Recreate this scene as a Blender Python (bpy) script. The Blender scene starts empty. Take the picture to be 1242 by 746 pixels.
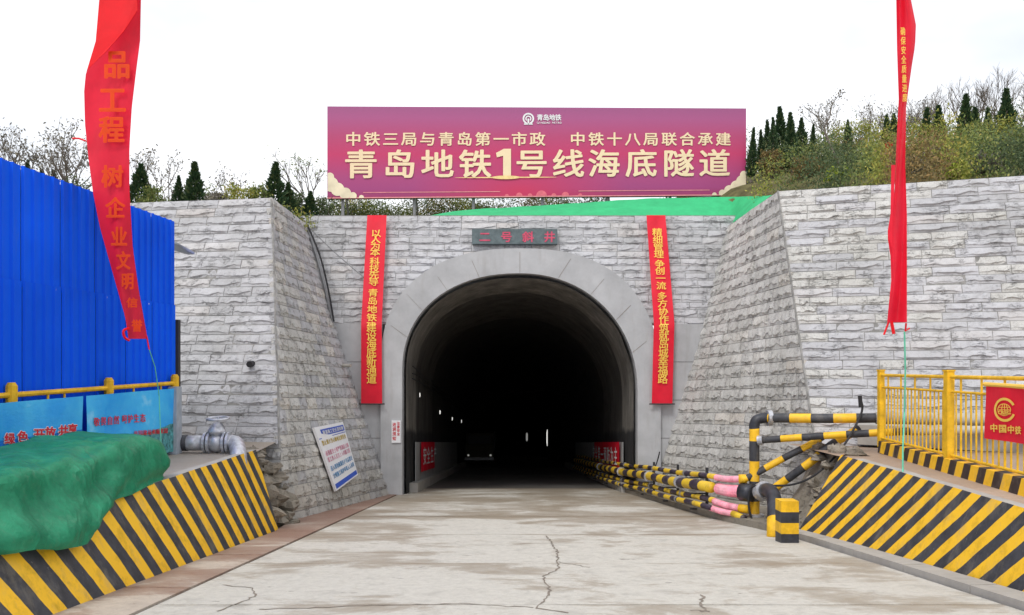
import bpy, math, random
from mathutils import Vector, Matrix, noise
R = math.radians
scene = bpy.context.scene
COL = scene.collection

# ------------------------------------------------------------ camera, world, sun, exposure
EYE = 1.7; F = 966.0; CX = 621.0; HY = 447.0
cam_d = bpy.data.cameras.new('camera'); cam = bpy.data.objects.new('camera', cam_d); COL.objects.link(cam)
cam.location = (0, 0, EYE); cam.rotation_euler = (R(90), 0, 0)
cam_d.sensor_width = 36; cam_d.lens = 28.0; cam_d.shift_y = 74 / 1242.0
cam_d.clip_start = .1; cam_d.clip_end = 3000
scene.camera = cam
scene.view_settings.view_transform = 'Standard'; scene.view_settings.look = 'None'
scene.view_settings.exposure = 0.20; scene.view_settings.gamma = 1.0
SUN_EL, SUN_AZ = 52, 205          # degrees, azimuth clockwise from +Y: behind the camera, to its left
w = bpy.data.worlds.new('World'); scene.world = w; w.use_nodes = True
nt = w.node_tree; nt.nodes.clear()
wo = nt.nodes.new('ShaderNodeOutputWorld'); bg = nt.nodes.new('ShaderNodeBackground')
sk = nt.nodes.new('ShaderNodeTexSky'); sk.sky_type = 'NISHITA'; sk.sun_disc = False
sk.sun_elevation = R(SUN_EL); sk.sun_rotation = R(SUN_AZ); sk.dust_density = 2.0
sc_ = nt.nodes.new('ShaderNodeVectorMath'); sc_.operation = 'SCALE'; sc_.inputs['Scale'].default_value = .12
nt.links.new(sk.outputs[0], sc_.inputs[0])
tc = nt.nodes.new('ShaderNodeTexCoord'); mp = nt.nodes.new('ShaderNodeMapping'); mp.inputs['Scale'].default_value = (1.6, 1.6, 3.0)
nz = nt.nodes.new('ShaderNodeTexNoise'); nz.inputs['Scale'].default_value = 1.3; nz.inputs['Detail'].default_value = 5
rp = nt.nodes.new('ShaderNodeValToRGB'); rp.color_ramp.elements[0].position = .36; rp.color_ramp.elements[0].color = (.66, .66, .66, 1)
rp.color_ramp.elements[1].position = .55; rp.color_ramp.elements[1].color = (1, 1, 1, 1)
mx = nt.nodes.new('ShaderNodeMix'); mx.data_type = 'RGBA'
nt.links.new(tc.outputs['Generated'], mp.inputs[0]); nt.links.new(mp.outputs[0], nz.inputs[0]); nt.links.new(nz.outputs[0], rp.inputs[0])
nt.links.new(rp.outputs[0], mx.inputs[0]); nt.links.new(sc_.outputs[0], mx.inputs[6]); mx.inputs[7].default_value = (1.08, 1.10, 1.14, 1)
nt.links.new(mx.outputs[2], bg.inputs[0]); bg.inputs[1].default_value = 1.0
nt.links.new(bg.outputs[0], wo.inputs[0])
sl = bpy.data.lights.new('sun', 'SUN'); sl.energy = 1.5; sl.angle = R(16); sl.color = (1, .97, .92)
so = bpy.data.objects.new('sun', sl); COL.objects.link(so)
az, el = R(SUN_AZ), R(SUN_EL)
sd = Vector((math.sin(az) * math.cos(el), math.cos(az) * math.cos(el), math.sin(el)))
so.rotation_euler = sd.to_track_quat('Z', 'Y').to_euler(); so.location = (0, 0, 30)

def P(px, py, d):                       # a place at distance d whose image falls at (px, py) of the photograph
    return Vector(((px - CX) / F * d, d, EYE + (HY - py) / F * d))
def RZ(y): return -.093 * max(y, 0)      # height of the sloping road
TZ = .08                                 # level of the terraces beside it

# ------------------------------------------------------------ materials
def srgb(r, g, b):
    f = lambda c: (c / 255 / 12.92) if c <= 10 else ((c / 255 + .055) / 1.055) ** 2.4
    return (f(r), f(g), f(b))
class M_:
    def __init__(s, name, col=(.5, .5, .5), rough=.8, metal=0, spec=.3):
        s.m = bpy.data.materials.new(name); s.m.use_nodes = True; s.t = s.m.node_tree
        s.b = s.t.nodes['Principled BSDF']; s.out = s.t.nodes['Material Output']
        s.b.inputs['Base Color'].default_value = (*col, 1); s.b.inputs['Roughness'].default_value = rough
        s.b.inputs['Metallic'].default_value = metal; s.b.inputs['Specular IOR Level'].default_value = spec
    def n(s, k, **kw):
        x = s.t.nodes.new(k)
        for a, v in kw.items(): setattr(x, a, v)
        return x
    def l(s, a, b): s.t.links.new(a, b)
    def coord(s, which='Object', scale=(1, 1, 1)):
        a = s.n('ShaderNodeTexCoord'); m = s.n('ShaderNodeMapping'); m.inputs['Scale'].default_value = scale
        s.l(a.outputs[which], m.inputs[0]); return m.outputs[0]
    def world(s, scale=(1, 1, 1)):
        a = s.n('ShaderNodeNewGeometry'); m = s.n('ShaderNodeMapping'); m.inputs['Scale'].default_value = scale
        s.l(a.outputs['Position'], m.inputs[0]); return m.outputs[0]
    def noise(s, vec, scale, detail=6, rough=.6, dist=0):
        x = s.n('ShaderNodeTexNoise'); x.inputs['Scale'].default_value = scale; x.inputs['Detail'].default_value = detail
        x.inputs['Roughness'].default_value = rough; x.inputs['Distortion'].default_value = dist
        s.l(vec, x.inputs['Vector']); return x.outputs[0]
    def ramp(s, fac, stops, interp='LINEAR'):
        x = s.n('ShaderNodeValToRGB'); r = x.color_ramp; r.interpolation = interp
        while len(r.elements) < len(stops): r.elements.new(.5)
        for e, (p, c) in zip(r.elements, stops):
            e.position = p; e.color = (*c, 1) if not isinstance(c, (int, float)) else (c, c, c, 1)
        s.l(fac, x.inputs[0]); return x.outputs[0]
    def mix(s, fac, a, b, mode='MIX'):
        x = s.n('ShaderNodeMix', data_type='RGBA', blend_type=mode)
        for i, v in ((0, fac), (6, a), (7, b)):
            if hasattr(v, 'is_linked') or hasattr(v, 'links'): s.l(v, x.inputs[i])
            elif i == 0: x.inputs[0].default_value = v
            else: x.inputs[i].default_value = (*v, 1)
        return x.outputs[2]
    def math(s, op, a, b=None, c=None):
        x = s.n('ShaderNodeMath', operation=op)
        for i, v in enumerate((a, b, c)):
            if v is None: continue
            if isinstance(v, (int, float)): x.inputs[i].default_value = v
            else: s.l(v, x.inputs[i])
        return x.outputs[0]
    def bump(s, h, strength=.3, dist=.02):
        x = s.n('ShaderNodeBump'); x.inputs['Strength'].default_value = strength; x.inputs['Distance'].default_value = dist
        s.l(h, x.inputs['Height']); s.l(x.outputs[0], s.b.inputs['Normal'])
    def col(s, c): s.l(c, s.b.inputs['Base Color'])

def simple(name, c, rough=.7, metal=0, var=.12, nscale=6, bump=.15, spec=.3):
    m = M_(name, c, rough, metal, spec); v = m.world()
    n_ = m.noise(v, nscale)
    lo = tuple(x * (1 - var * 1.6) for x in c); hi = tuple(min(1, x * (1 + var)) for x in c)
    m.col(m.ramp(n_, [(.3, lo), (.7, hi)])); m.bump(m.noise(v, nscale * 8), bump, .01)
    return m.m

def stone_mat(name, base, pits, dashes=1.0):
    m = M_(name, base, .92, spec=.2); v = m.world()
    oi = m.n('ShaderNodeObjectInfo')
    big = m.noise(v, .45, 4); mid = m.noise(m.world((1, 1, 1.6)), 6, 8, .75); fine = m.noise(v, 30, 6, .8)
    dk = tuple(x * .84 for x in base); hi = tuple(min(1, x * 1.10) for x in base)
    c = m.ramp(mid, [(.25, dk), (.45, base), (.75, hi)])
    rnd = m.ramp(oi.outputs['Random'], [(0, (.90, .90, .91)), (.4, (.98, .98, .99)), (.8, (1.02, 1.02, 1.04)), (.95, (1.08, 1.06, 1.04)), (1, (1.02, .97, .93))])
    c = m.mix(1, c, rnd, 'MULTIPLY')
    c = m.mix(1, c, m.ramp(big, [(.35, (.88, .88, .87)), (.6, (1.04, 1.04, 1.05))]), 'MULTIPLY')
    c = m.mix(m.math('MULTIPLY', m.ramp(fine, [(.36, 1.0), (.46, 0.0)]), pits), c, tuple(x * .35 for x in base))
    # chisel bites: short dark broken lines, mostly level
    vd = m.world((1.1, 1.1, 4.5)); nd = m.noise(vd, 4.2, 5, .7, .6); nd2 = m.noise(v, 3.1, 4, .7)
    line = m.ramp(m.math('ABSOLUTE', m.math('SUBTRACT', nd, .5)), [(.006, 1.0), (.022, 0.0)])
    line = m.math('MULTIPLY', line, m.ramp(nd2, [(.50, 0.0), (.60, .8 * dashes)]))
    c = m.mix(line, c, tuple(x * .22 for x in base))
    stk = m.math('MULTIPLY', m.ramp(m.noise(m.world((2.2, 2.2, .22)), 1.6, 6, .6), [(.50, 0.0), (.68, .24)]), m.ramp(m.noise(v, .8, 4), [(.4, 0.0), (.6, 1.0)]))
    c = m.mix(stk, c, (.24, .225, .20))
    sp = m.n('ShaderNodeSeparateXYZ'); m.l(v, sp.inputs[0])
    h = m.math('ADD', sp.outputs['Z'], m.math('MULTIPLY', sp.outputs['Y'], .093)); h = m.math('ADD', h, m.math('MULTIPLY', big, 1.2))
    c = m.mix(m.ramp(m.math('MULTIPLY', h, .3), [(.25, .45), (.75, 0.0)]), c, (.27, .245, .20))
    m.col(c)
    hgt = m.math('ADD', m.math('ADD', m.noise(m.world((1, 1, 2)), 8, 9, .8), m.math('MULTIPLY', fine, .5)), m.math('MULTIPLY', line, -.8))
    m.bump(hgt, .8, .03)
    return m.m
MAT = {}
MAT['stone'] = stone_mat('rock_faced_granite', (.51, .51, .52), .25, .85)
MAT['stone2'] = stone_mat('weathered_granite', (.60, .592, .56), .75, 1.2)
MAT['mortar'] = simple('mortar', (.27, .265, .255), .95, var=.25)
MAT['joint'] = simple('dark_joint', (.17, .165, .16), .95, var=.3)
def concrete(name, base, scale=1.2, stain=(.3, .28, .26), amt=.35):
    m = M_(name, base, .85); v = m.world()
    c = m.ramp(m.noise(v, scale, 7, .65), [(.3, tuple(x * .82 for x in base)), (.7, tuple(min(1, x * 1.08) for x in base))])
    vs = m.world((2.5, 2.5, .35))
    st = m.ramp(m.noise(vs, 2.0, 5), [(.55, 0.0), (.75, 1.0)])
    c = m.mix(m.math('MULTIPLY', st, amt), c, stain)
    m.col(c); m.bump(m.noise(v, 25, 6), .25, .01); return m.m
MAT['concrete'] = concrete('portal_concrete', (.46, .465, .48))
MAT['kerb'] = concrete('kerb_concrete', (.40, .38, .35), 3)
# road: pale concrete with brown wheel dirt and damp patches
def road_mat(name, base, dirt, lo=.46, hi=.62):
    m = M_(name, base, .75, spec=.4); v = m.world()
    vx = m.world((.55, 1.0, 1)); a = m.noise(vx, 1.0, 10, .74, .5)
    b_ = m.noise(v, .35, 4, .6, .5); f = m.noise(v, 9, 8, .75)
    f2 = m.noise(m.world((1, 1, 1)), 2.6, 7, .7, .3)
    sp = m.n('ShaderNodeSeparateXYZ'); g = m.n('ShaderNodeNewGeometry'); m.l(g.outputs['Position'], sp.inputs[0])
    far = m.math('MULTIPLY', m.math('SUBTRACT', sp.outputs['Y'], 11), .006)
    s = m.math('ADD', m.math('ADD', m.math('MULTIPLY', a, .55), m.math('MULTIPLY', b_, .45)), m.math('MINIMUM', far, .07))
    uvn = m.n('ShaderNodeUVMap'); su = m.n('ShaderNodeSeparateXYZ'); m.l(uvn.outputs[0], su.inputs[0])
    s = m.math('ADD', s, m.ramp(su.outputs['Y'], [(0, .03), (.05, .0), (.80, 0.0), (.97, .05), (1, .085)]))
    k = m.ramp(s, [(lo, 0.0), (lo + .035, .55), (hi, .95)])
    c = m.ramp(f, [(.25, tuple(x * .80 for x in base)), (.55, base), (.8, tuple(min(1, x * 1.10) for x in base))])
    c = m.mix(m.ramp(f2, [(.36, .40), (.47, 0.0)]), c, tuple(x * .62 for x in base))
    c = m.mix(k, c, dirt)
    g1 = m.ramp(m.noise(m.world((.8, 1.2, 1)), 22, 8, .85), [(.36, .7), (.42, 0.0)]); c = m.mix(g1, c, tuple(x * .8 for x in dirt))
    damp = m.ramp(m.noise(m.world((.35, 1.1, 1)), .9, 8, .7, 1.0), [(.62, 0.0), (.66, .35)]); c = m.mix(damp, c, tuple(x * .55 for x in dirt)); chips = m.ramp(m.noise(m.world((.6, 1.3, 1)), 5, 3), [(.27, .8), (.30, 0.0)])
    c = m.mix(chips, c, (.16, .14, .12))
    m.col(c); m.l(m.ramp(k, [(0, .8), (1, .5)]), m.b.inputs['Roughness'])
    m.bump(m.math('ADD', m.math('ADD', f, a), m.noise(v, 60, 4)), .5, .015); return m.m
MAT['road'] = road_mat('road_concrete', (.54, .515, .46), (.29, .24, .18), .515, .63)
MAT['road_in'] = road_mat('shade_darkened_tunnel_road', (.20, .195, .185), (.12, .11, .10), .5, .66)  # slabs inside the tunnel: colour darkened to imitate the shade in there
MAT['strip'] = road_mat('stained_strip_concrete', (.50, .43, .36), (.25, .15, .11), .44, .58)
MAT['terrace'] = road_mat('terrace_concrete', (.42, .39, .35), (.30, .25, .20), .45, .6)
MAT['soil'] = road_mat('bare_earth', (.45, .34, .26), (.33, .24, .18), .45, .6)
MAT['crack'] = simple('crack_dark', (.24, .205, .17), .95)
MAT['rubble'] = stone_mat('brown_rubble', (.30, .265, .215), .8)

def stripes(name, kind, period, k, wob=.03, phase=0.0, dark=(.035, .036, .042), yel=(.90, .52, .02), duty=.5):
    """painted warning stripes: kind 'bank' = along Y with a slant, 'uv' = along U"""
    m = M_(name, yel, .55, spec=.4); v = m.world(); sp = m.n('ShaderNodeSeparateXYZ')
    if kind == 'uv':
        u = m.n('ShaderNodeUVMap'); m.l(u.outputs[0], sp.inputs[0]); s = sp.outputs['X']
    else:
        m.l(v, sp.inputs[0])
        s = m.math('ADD', sp.outputs['Y'], m.math('MULTIPLY', sp.outputs['Z'], k))
    s = m.math('ADD', s, m.math('MULTIPLY', m.noise(v, 2.5, 3), wob)); s = m.math('ADD', s, 50 * period + phase)
    fr = m.math('FRACT', m.math('DIVIDE', s, period))
    f = m.math('GREATER_THAN', fr, duty)
    dirt = m.noise(v, 5, 8, .7)
    cy = m.ramp(dirt, [(.25, tuple(x * .6 for x in yel)), (.5, yel)]); cd = m.ramp(dirt, [(.3, tuple(x * .7 for x in dark)), (.75, tuple(x * 2.0 for x in dark))])
    c = m.mix(f, cy, cd)
    chips = m.ramp(m.noise(v, 11, 8, .8), [(.33, 1.0), (.37, 0.0)])
    c = m.mix(m.math('MULTIPLY', chips, .75), c, (.32, .30, .27))
    mud = m.ramp(m.noise(m.world((1, 1, .5)), 3.5, 7, .7), [(.52, 0.0), (.72, .38)]); c = m.mix(mud, c, (.30, .26, .20))
    m.col(c); m.bump(m.noise(v, 12, 6), .2, .01); return m.m
MAT['bankL'] = stripes('warning_stripes_left_bank', 'bank', .478, .46, .05, .12)
MAT['bankR'] = stripes('warning_stripes_right_bank', 'bank', .46, .95, .05, .05)
MAT['kerbstripe'] = stripes('warning_stripes_kerb', 'bank', .46, .3, .02, .1, dark=(.03, .02, .018))
MAT['pipestripe'] = stripes('warning_bands_pipe', 'uv', .85, 0, .01, 0)
MAT['pipestripe_long'] = stripes('warning_bands_long_pipe', 'uv', 1.35, 0, .02, 0, dark=(.035, .025, .04), yel=(.75, .50, .03))
MAT['poststripe'] = stripes('warning_bands_post', 'uv', .56, 0, .005, 0)
MAT['pink'] = stripes('pink_ribbed_hose', 'uv', .055, 0, .0, 0, dark=(.70, .25, .33), yel=(.82, .42, .49))
MAT['black_pipe'] = simple('black_pipe', (.03, .033, .045), .45, var=.4, spec=.5)
MAT['grey_pipe'] = simple('grey_pipe', (.42, .40, .36), .6)
MAT['white_pipe'] = simple('silver_painted_pipe', (.55, .56, .60), .4, .5, var=.25, nscale=9)

MAT['yellow'] = simple('yellow_paint', (.80, .47, .02), .5, var=.2)
MAT['cable'] = simple('black_cable', (.025, .025, .028), .6)
MAT['steel'] = simple('weathered_steel', (.30, .30, .31), .5, .5)
MAT['greypost'] = simple('grey_painted_post', (.35, .39, .44), .55)
MAT['dark'] = simple('dark_frame', (.04, .04, .045), .7)
MAT['string'] = simple('teal_string', (.15, .62, .42), .7)
MAT['gold'] = simple('gold_lettering', (.90, .58, .10), .6, var=.05, nscale=3)
MAT['cream'] = simple('cream_lettering', (.88, .70, .46), .6, var=.03, nscale=3)
MAT['white'] = simple('white_print', (.82, .82, .84), .6, var=.03)
MAT['redprint'] = simple('red_print', (.68, .03, .05), .6, var=.05)
MAT['plaque'] = simple('slate_plaque', (.12, .155, .165), .5, var=.2)
MAT['plaque_red'] = simple('faded_red_lettering', (.62, .09, .16), .7)
MAT['navy'] = simple('blue_print', (.055, .12, .55), .5, var=.05)
MAT['ltblue'] = simple('pale_blue_print', (.12, .34, .62), .6); MAT['ochre'] = simple('ochre_print', (.62, .45, .08), .6); MAT['rose'] = simple('rose_print', (.75, .30, .42), .6)

def cloth(name, c, trans=.35, rough=.6, bscale=3, bstr=.3, var=.1):
    m = M_(name, c, rough, spec=.35); v = m.world()
    cc = m.ramp(m.noise(v, 2.2, 4), [(.3, tuple(x * (1 - var) for x in c)), (.7, tuple(min(1, x * (1 + var)) for x in c))]); m.col(cc)
    m.bump(m.noise(m.world((1, 1, .4)), bscale, 5), bstr, .04)
    t = m.n('ShaderNodeBsdfTranslucent'); m.l(cc, t.inputs[0]); ms = m.n('ShaderNodeMixShader'); ms.inputs[0].default_value = trans
    m.l(m.b.outputs[0], ms.inputs[1]); m.l(t.outputs[0], ms.inputs[2]); m.l(ms.outputs[0], m.out.inputs[0]); return m.m
def tarp_mat():
    m = M_('green_tarpaulin', (.013, .27, .115), .5, spec=.35); v = m.world()
    c = m.ramp(m.noise(v, 2.6, 6, .7), [(.3, (.006, .15, .075)), (.5, (.010, .215, .105)), (.75, (.025, .32, .165))])
    dust = m.ramp(m.noise(v, 4.5, 8, .75), [(.55, 0.0), (.75, .28)]); c = m.mix(dust, c, (.22, .34, .24)); m.col(c)
    n1 = m.noise(v, 1.7, 3, .45, .5); cr = m.math('SUBTRACT', 1.0, m.math('MULTIPLY', m.math('ABSOLUTE', m.math('SUBTRACT', n1, .5)), 9)); cr = m.math('MAXIMUM', cr, 0.0)
    n2 = m.noise(v, 5.5, 5, .6, .4); c2 = m.math('MAXIMUM', m.math('SUBTRACT', 1.0, m.math('MULTIPLY', m.math('ABSOLUTE', m.math('SUBTRACT', n2, .5)), 11)), 0.0)
    wv = m.noise(v, 140, 2)
    m.bump(m.math('ADD', m.math('ADD', cr, m.math('MULTIPLY', c2, .15)), m.math('MULTIPLY', wv, .06)), .45, .04)
    t = m.n('ShaderNodeBsdfTranslucent'); m.l(c, t.inputs[0]); ms = m.n('ShaderNodeMixShader'); ms.inputs[0].default_value = .12
    m.l(m.b.outputs[0], ms.inputs[1]); m.l(t.outputs[0], ms.inputs[2]); m.l(ms.outputs[0], m.out.inputs[0]); return m.m
MAT['banner'] = cloth('red_banner_cloth', (.76, .010, .035), .1, .55)
MAT['flag'] = cloth('red_flag_silk', (.90, .022, .055), .5, .5)
MAT['orange_flag'] = cloth('orange_flag_lettering', (.95, .10, .012), .4, .6, var=.04)
MAT['fold'] = cloth('red_flag_fold', (.86, .004, .012), .15, .5)
MAT['tarp'] = tarp_mat()
MAT['net'] = cloth('bright_green_netting', (.06, .62, .26), .3, .8, 3, .4)
def blue_mat():
    m = M_('blue_sheet_metal', (.006, .09, .62), .55, .0, .12); v = m.world(); oi = m.n('ShaderNodeObjectInfo')
    c = m.ramp(m.noise(v, .6, 4), [(.3, (.002, .090, .76)), (.7, (.004, .125, .95))])
    c = m.mix(1, c, m.ramp(oi.outputs['Random'], [(0, (.88, .88, .9)), (1, (1.06, 1.05, 1.03))]), 'MULTIPLY')
    c = m.mix(m.ramp(m.noise(m.world((3, 3, .5)), 3, 6), [(.62, 0.0), (.8, .35)]), c, (.05, .16, .5))
    m.col(c); m.bump(m.noise(v, 1.6, 3), .25, .05); return m.m
MAT['blue'] = blue_mat()
def billboard_mat():
    m = M_('billboard_print', (.5, .1, .2), .5, spec=.4); sp = m.n('ShaderNodeSeparateXYZ'); u = m.n('ShaderNodeUVMap'); m.l(u.outputs[0], sp.inputs[0])
    c = m.ramp(sp.outputs['Y'], [(0, (.33, .035, .13)), (.10, (.36, .055, .20)), (.22, (.40, .06, .20)), (.48, (.54, .04, .14)), (.68, (.46, .06, .17)), (.88, (.40, .09, .24)), (1, (.34, .09, .23))])
    # warm glow printed in the lower middle of the poster
    dx = m.math('DIVIDE', m.math('SUBTRACT', sp.outputs['X'], .45), .26); dy = m.math('DIVIDE', m.math('SUBTRACT', sp.outputs['Y'], .08), .35)
    r = m.math('SQRT', m.math('ADD', m.math('MULTIPLY', dx, dx), m.math('MULTIPLY', dy, dy)))
    c = m.mix(m.ramp(r, [(0, .8), (1, 0.0)]), c, (.64, .025, .085)); m.col(c)
    m.bump(m.noise(m.world(), 1.5, 4), .08, .03); return m.m
MAT['board'] = billboard_mat()
def sky_print():
    m = M_('sky_blue_poster', (.1, .4, .8), .4, spec=.5); v = m.world()
    c = m.ramp(m.noise(v, 1.3, 5), [(.35, (.02, .36, .88)), (.6, (.06, .50, .92)), (.8, (.40, .74, .95))]); m.col(c)
    m.bump(m.noise(m.world((1, 1, 2)), 4, 4), .35, .03); return m.m
MAT['poster'] = sky_print(); MAT['poster_hill'] = simple('poster_hill_print', (.10, .34, .36), .5, var=.5, nscale=14)
MAT['poster_sea'] = simple('poster_sea_print', (.01, .17, .65), .5, var=.25)
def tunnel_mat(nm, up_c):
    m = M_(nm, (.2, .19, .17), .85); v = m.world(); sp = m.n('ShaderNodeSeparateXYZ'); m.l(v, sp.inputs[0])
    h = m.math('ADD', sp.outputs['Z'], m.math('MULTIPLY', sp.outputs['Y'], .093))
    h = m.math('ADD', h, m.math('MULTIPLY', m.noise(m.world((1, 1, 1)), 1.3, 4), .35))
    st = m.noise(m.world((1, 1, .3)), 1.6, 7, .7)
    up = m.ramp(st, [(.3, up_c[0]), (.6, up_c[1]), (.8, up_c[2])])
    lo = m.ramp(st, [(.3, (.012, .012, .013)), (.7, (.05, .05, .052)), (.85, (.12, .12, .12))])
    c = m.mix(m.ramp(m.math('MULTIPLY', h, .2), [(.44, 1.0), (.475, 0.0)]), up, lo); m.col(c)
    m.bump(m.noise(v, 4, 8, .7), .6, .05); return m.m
MAT['lining'] = tunnel_mat('shade_darkened_lining', ((.02, .019, .018), (.045, .043, .04), (.07, .066, .06)))  # deep lining near black: daylight falloff painted into the colour
MAT['lining_front'] = tunnel_mat('front_tunnel_lining', ((.07, .066, .06), (.22, .205, .185), (.44, .41, .37)))  # lightest lining tone, painting in the daylight at the mouth
MAT['lining_mid'] = tunnel_mat('middle_tunnel_lining', ((.03, .028, .026), (.09, .085, .078), (.17, .16, .145)))  # intermediate tone of the painted falloff between mouth and depth
MAT['tboard'] = concrete('pale_wall_board', (.33, .33, .33), 3, (.1, .1, .1), .6)
def emis(name, c, s):
    m = M_(name, c); m.b.inputs['Emission Color'].default_value = (*c, 1); m.b.inputs['Emission Strength'].default_value = s; return m.m
MAT['lamp'] = emis('lit_lamp', (1, .98, .92), .75); MAT['lamp_dim'] = emis('dim_lit_lamp', (.9, .9, .85), .22)
def leaf(name, a, b, c=None, trans=.25):
    m = M_(name, a, .7); g = m.n('ShaderNodeNewGeometry'); st = [(0, a), (.7, b)] + ([(1, c)] if c else [])
    cc = m.ramp(g.outputs['Random Per Island'], st); m.col(cc)
    t = m.n('ShaderNodeBsdfTranslucent'); m.l(cc, t.inputs[0]); ms = m.n('ShaderNodeMixShader'); ms.inputs[0].default_value = trans
    m.l(m.b.outputs[0], ms.inputs[1]); m.l(t.outputs[0], ms.inputs[2]); m.l(ms.outputs[0], m.out.inputs[0]); return m.m
MAT['conifer'] = leaf('conifer_needles', (.025, .06, .028), (.05, .10, .04), (.11, .14, .05))
MAT['leaf_olive'] = leaf('olive_leaves', (.10, .15, .05), (.20, .25, .07), (.34, .32, .11))
MAT['leaf_yellow'] = leaf('yellow_green_leaves', (.20, .24, .05), (.34, .35, .07), (.48, .40, .10))
MAT['leaf_dark'] = leaf('dark_leaves', (.05, .085, .04), (.10, .14, .06), (.18, .19, .08))
MAT['leaf_lime'] = leaf('lime_leaves', (.22, .32, .03), (.40, .48, .05))
MAT['leaf_rust'] = leaf('rust_leaves', (.14, .11, .05), (.27, .20, .08), (.38, .24, .09))
MAT['leaf_red'] = leaf('red_leaves', (.55, .02, .02), (.7, .06, .04))
MAT['leaf_grey'] = leaf('grey_brown_leaves', (.14, .13, .11), (.24, .22, .19), (.32, .29, .2))
MAT['bark'] = simple('bark', (.16, .135, .115), .9, var=.3, nscale=12)
MAT['grassy'] = simple('dry_hillside', (.13, .12, .05), .95, var=.4, nscale=2)
MAT['ground'] = simple('bare_ground', (.33, .30, .26), .95, var=.2, nscale=.4)

# ------------------------------------------------------------ object helpers
def link(o, parent=None):
    COL.objects.link(o)
    if parent is not None: o.parent = parent
    return o
class MB:
    def __init__(s): s.v = []; s.f = []; s.uv = {}
    def add(s, vs, fs):
        b = len(s.v); s.v += [tuple(v) for v in vs]; s.f += [tuple(i + b for i in f) for f in fs]; return b
    def box(s, lo, hi):
        (a, b, c), (d, e, g) = lo, hi
        s.add([(a, b, c), (d, b, c), (d, e, c), (a, e, c), (a, b, g), (d, b, g), (d, e, g), (a, e, g)],
              [(0, 3, 2, 1), (4, 5, 6, 7), (0, 1, 5, 4), (1, 2, 6, 5), (2, 3, 7, 6), (3, 0, 4, 7)])
    def obox(s, c, ex, ey, ez):           # oriented box from centre and half vectors
        c, ex, ey, ez = Vector(c), Vector(ex), Vector(ey), Vector(ez)
        s.add([c + a * ex + b * ey + g * ez for g in (-1, 1) for a, b in ((-1, -1), (1, -1), (1, 1), (-1, 1))],
              [(0, 3, 2, 1), (4, 5, 6, 7), (0, 1, 5, 4), (1, 2, 6, 5), (2, 3, 7, 6), (3, 0, 4, 7)])
    def bar(s, a, b, w, d, up=(0, 1, 0)):
        a, b = Vector(a), Vector(b); t = (b - a); L = t.length; t.normalize(); u = t.cross(Vector(up)); u.normalize(); v = t.cross(u)
        s.obox((a + b) / 2, t * L / 2, u * w / 2, v * d / 2)
    def tube(s, pts, r, n=10, caps=True, u0=0.0, rfun=None):
        pts = [Vector(p) for p in pts]; N = len(pts); t = (pts[1] - pts[0]).normalized()
        ref = Vector((0, 0, 1)) if abs(t.z) < .9 else Vector((1, 0, 0)); x = t.cross(ref).normalized()
        L = u0; rings = []
        for i, p in enumerate(pts):
            if i: L += (p - pts[i - 1]).length
            tt = (pts[min(i + 1, N - 1)] - pts[max(i - 1, 0)]).normalized()
            x = (x - tt * x.dot(tt)).normalized(); y = tt.cross(x)
            rr = r if rfun is None else rfun(i, L)
            rings.append(([p + (x * math.cos(2 * math.pi * k / n) + y * math.sin(2 * math.pi * k / n)) * rr for k in range(n)], L))
        b = len(s.v)
        for ring, _ in rings: s.v += [tuple(q) for q in ring]
        for i in range(N - 1):
            for k in range(n):
                k2 = (k + 1) % n; f = (b + i * n + k, b + i * n + k2, b + (i + 1) * n + k2, b + (i + 1) * n + k)
                s.uv[len(s.f)] = [(rings[i][1], k / n), (rings[i][1], (k + 1) / n), (rings[i + 1][1], (k + 1) / n), (rings[i + 1][1], k / n)]; s.f.append(f)
        if caps:
            s.uv[len(s.f)] = [(rings[0][1], 0)] * n; s.f.append(tuple(b + k for k in reversed(range(n))))
            s.uv[len(s.f)] = [(rings[-1][1], 0)] * n; s.f.append(tuple(b + (N - 1) * n + k for k in range(n)))
    def sheet(s, rows, uvs=None):         # grid of points
        b = len(s.v); n = len(rows[0])
        for r in rows: s.v += [tuple(q) for q in r]
        for i in range(len(rows) - 1):
            for j in range(n - 1):
                if uvs: s.uv[len(s.f)] = [uvs[i][j], uvs[i][j + 1], uvs[i + 1][j + 1], uvs[i + 1][j]]
                s.f.append((b + i * n + j, b + i * n + j + 1, b + (i + 1) * n + j + 1, b + (i + 1) * n + j))
    def mesh(s, name, mat, smooth=False):
        me = bpy.data.meshes.new(name); me.from_pydata(s.v, [], s.f)
        if s.uv:
            uvl = me.uv_layers.new(name='UVMap')
            for fi, cs in s.uv.items():
                p = me.polygons[fi]
                for li, c in zip(p.loop_indices, cs): uvl.data[li].uv = c
        me.materials.append(mat)
        if smooth: me.polygons.foreach_set('use_smooth', [True] * len(me.polygons))
        me.update(); return me
    def build(s, name, mat, parent=None, smooth=False):
        return link(bpy.data.objects.new(name, s.mesh(name, mat, smooth)), parent)
def tag(o, label=None, cat=None, group=None, kind=None):
    if label: o['label'] = label
    if cat: o['category'] = cat
    if group: o['group'] = group
    if kind: o['kind'] = kind
    return o
def root(name, label, cat, group=None, loc=(0, 0, 0)):
    o = link(bpy.data.objects.new(name, None)); o.location = loc; o.empty_display_size = .2
    return tag(o, label, cat, group)
def solid(outline, depth, flip=False):   # prism from a planar outline (Vectors) pushed along depth
    m = MB(); n = len(outline); d = Vector(depth)
    m.add(list(outline) + [Vector(p) + d for p in outline], [tuple(range(n)) if not flip else tuple(reversed(range(n))), tuple(reversed(range(n, 2 * n))) if not flip else tuple(range(n, 2 * n))]
          + [(i, i + n, (i + 1) % n + n, (i + 1) % n) for i in range(n)])
    return m
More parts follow.
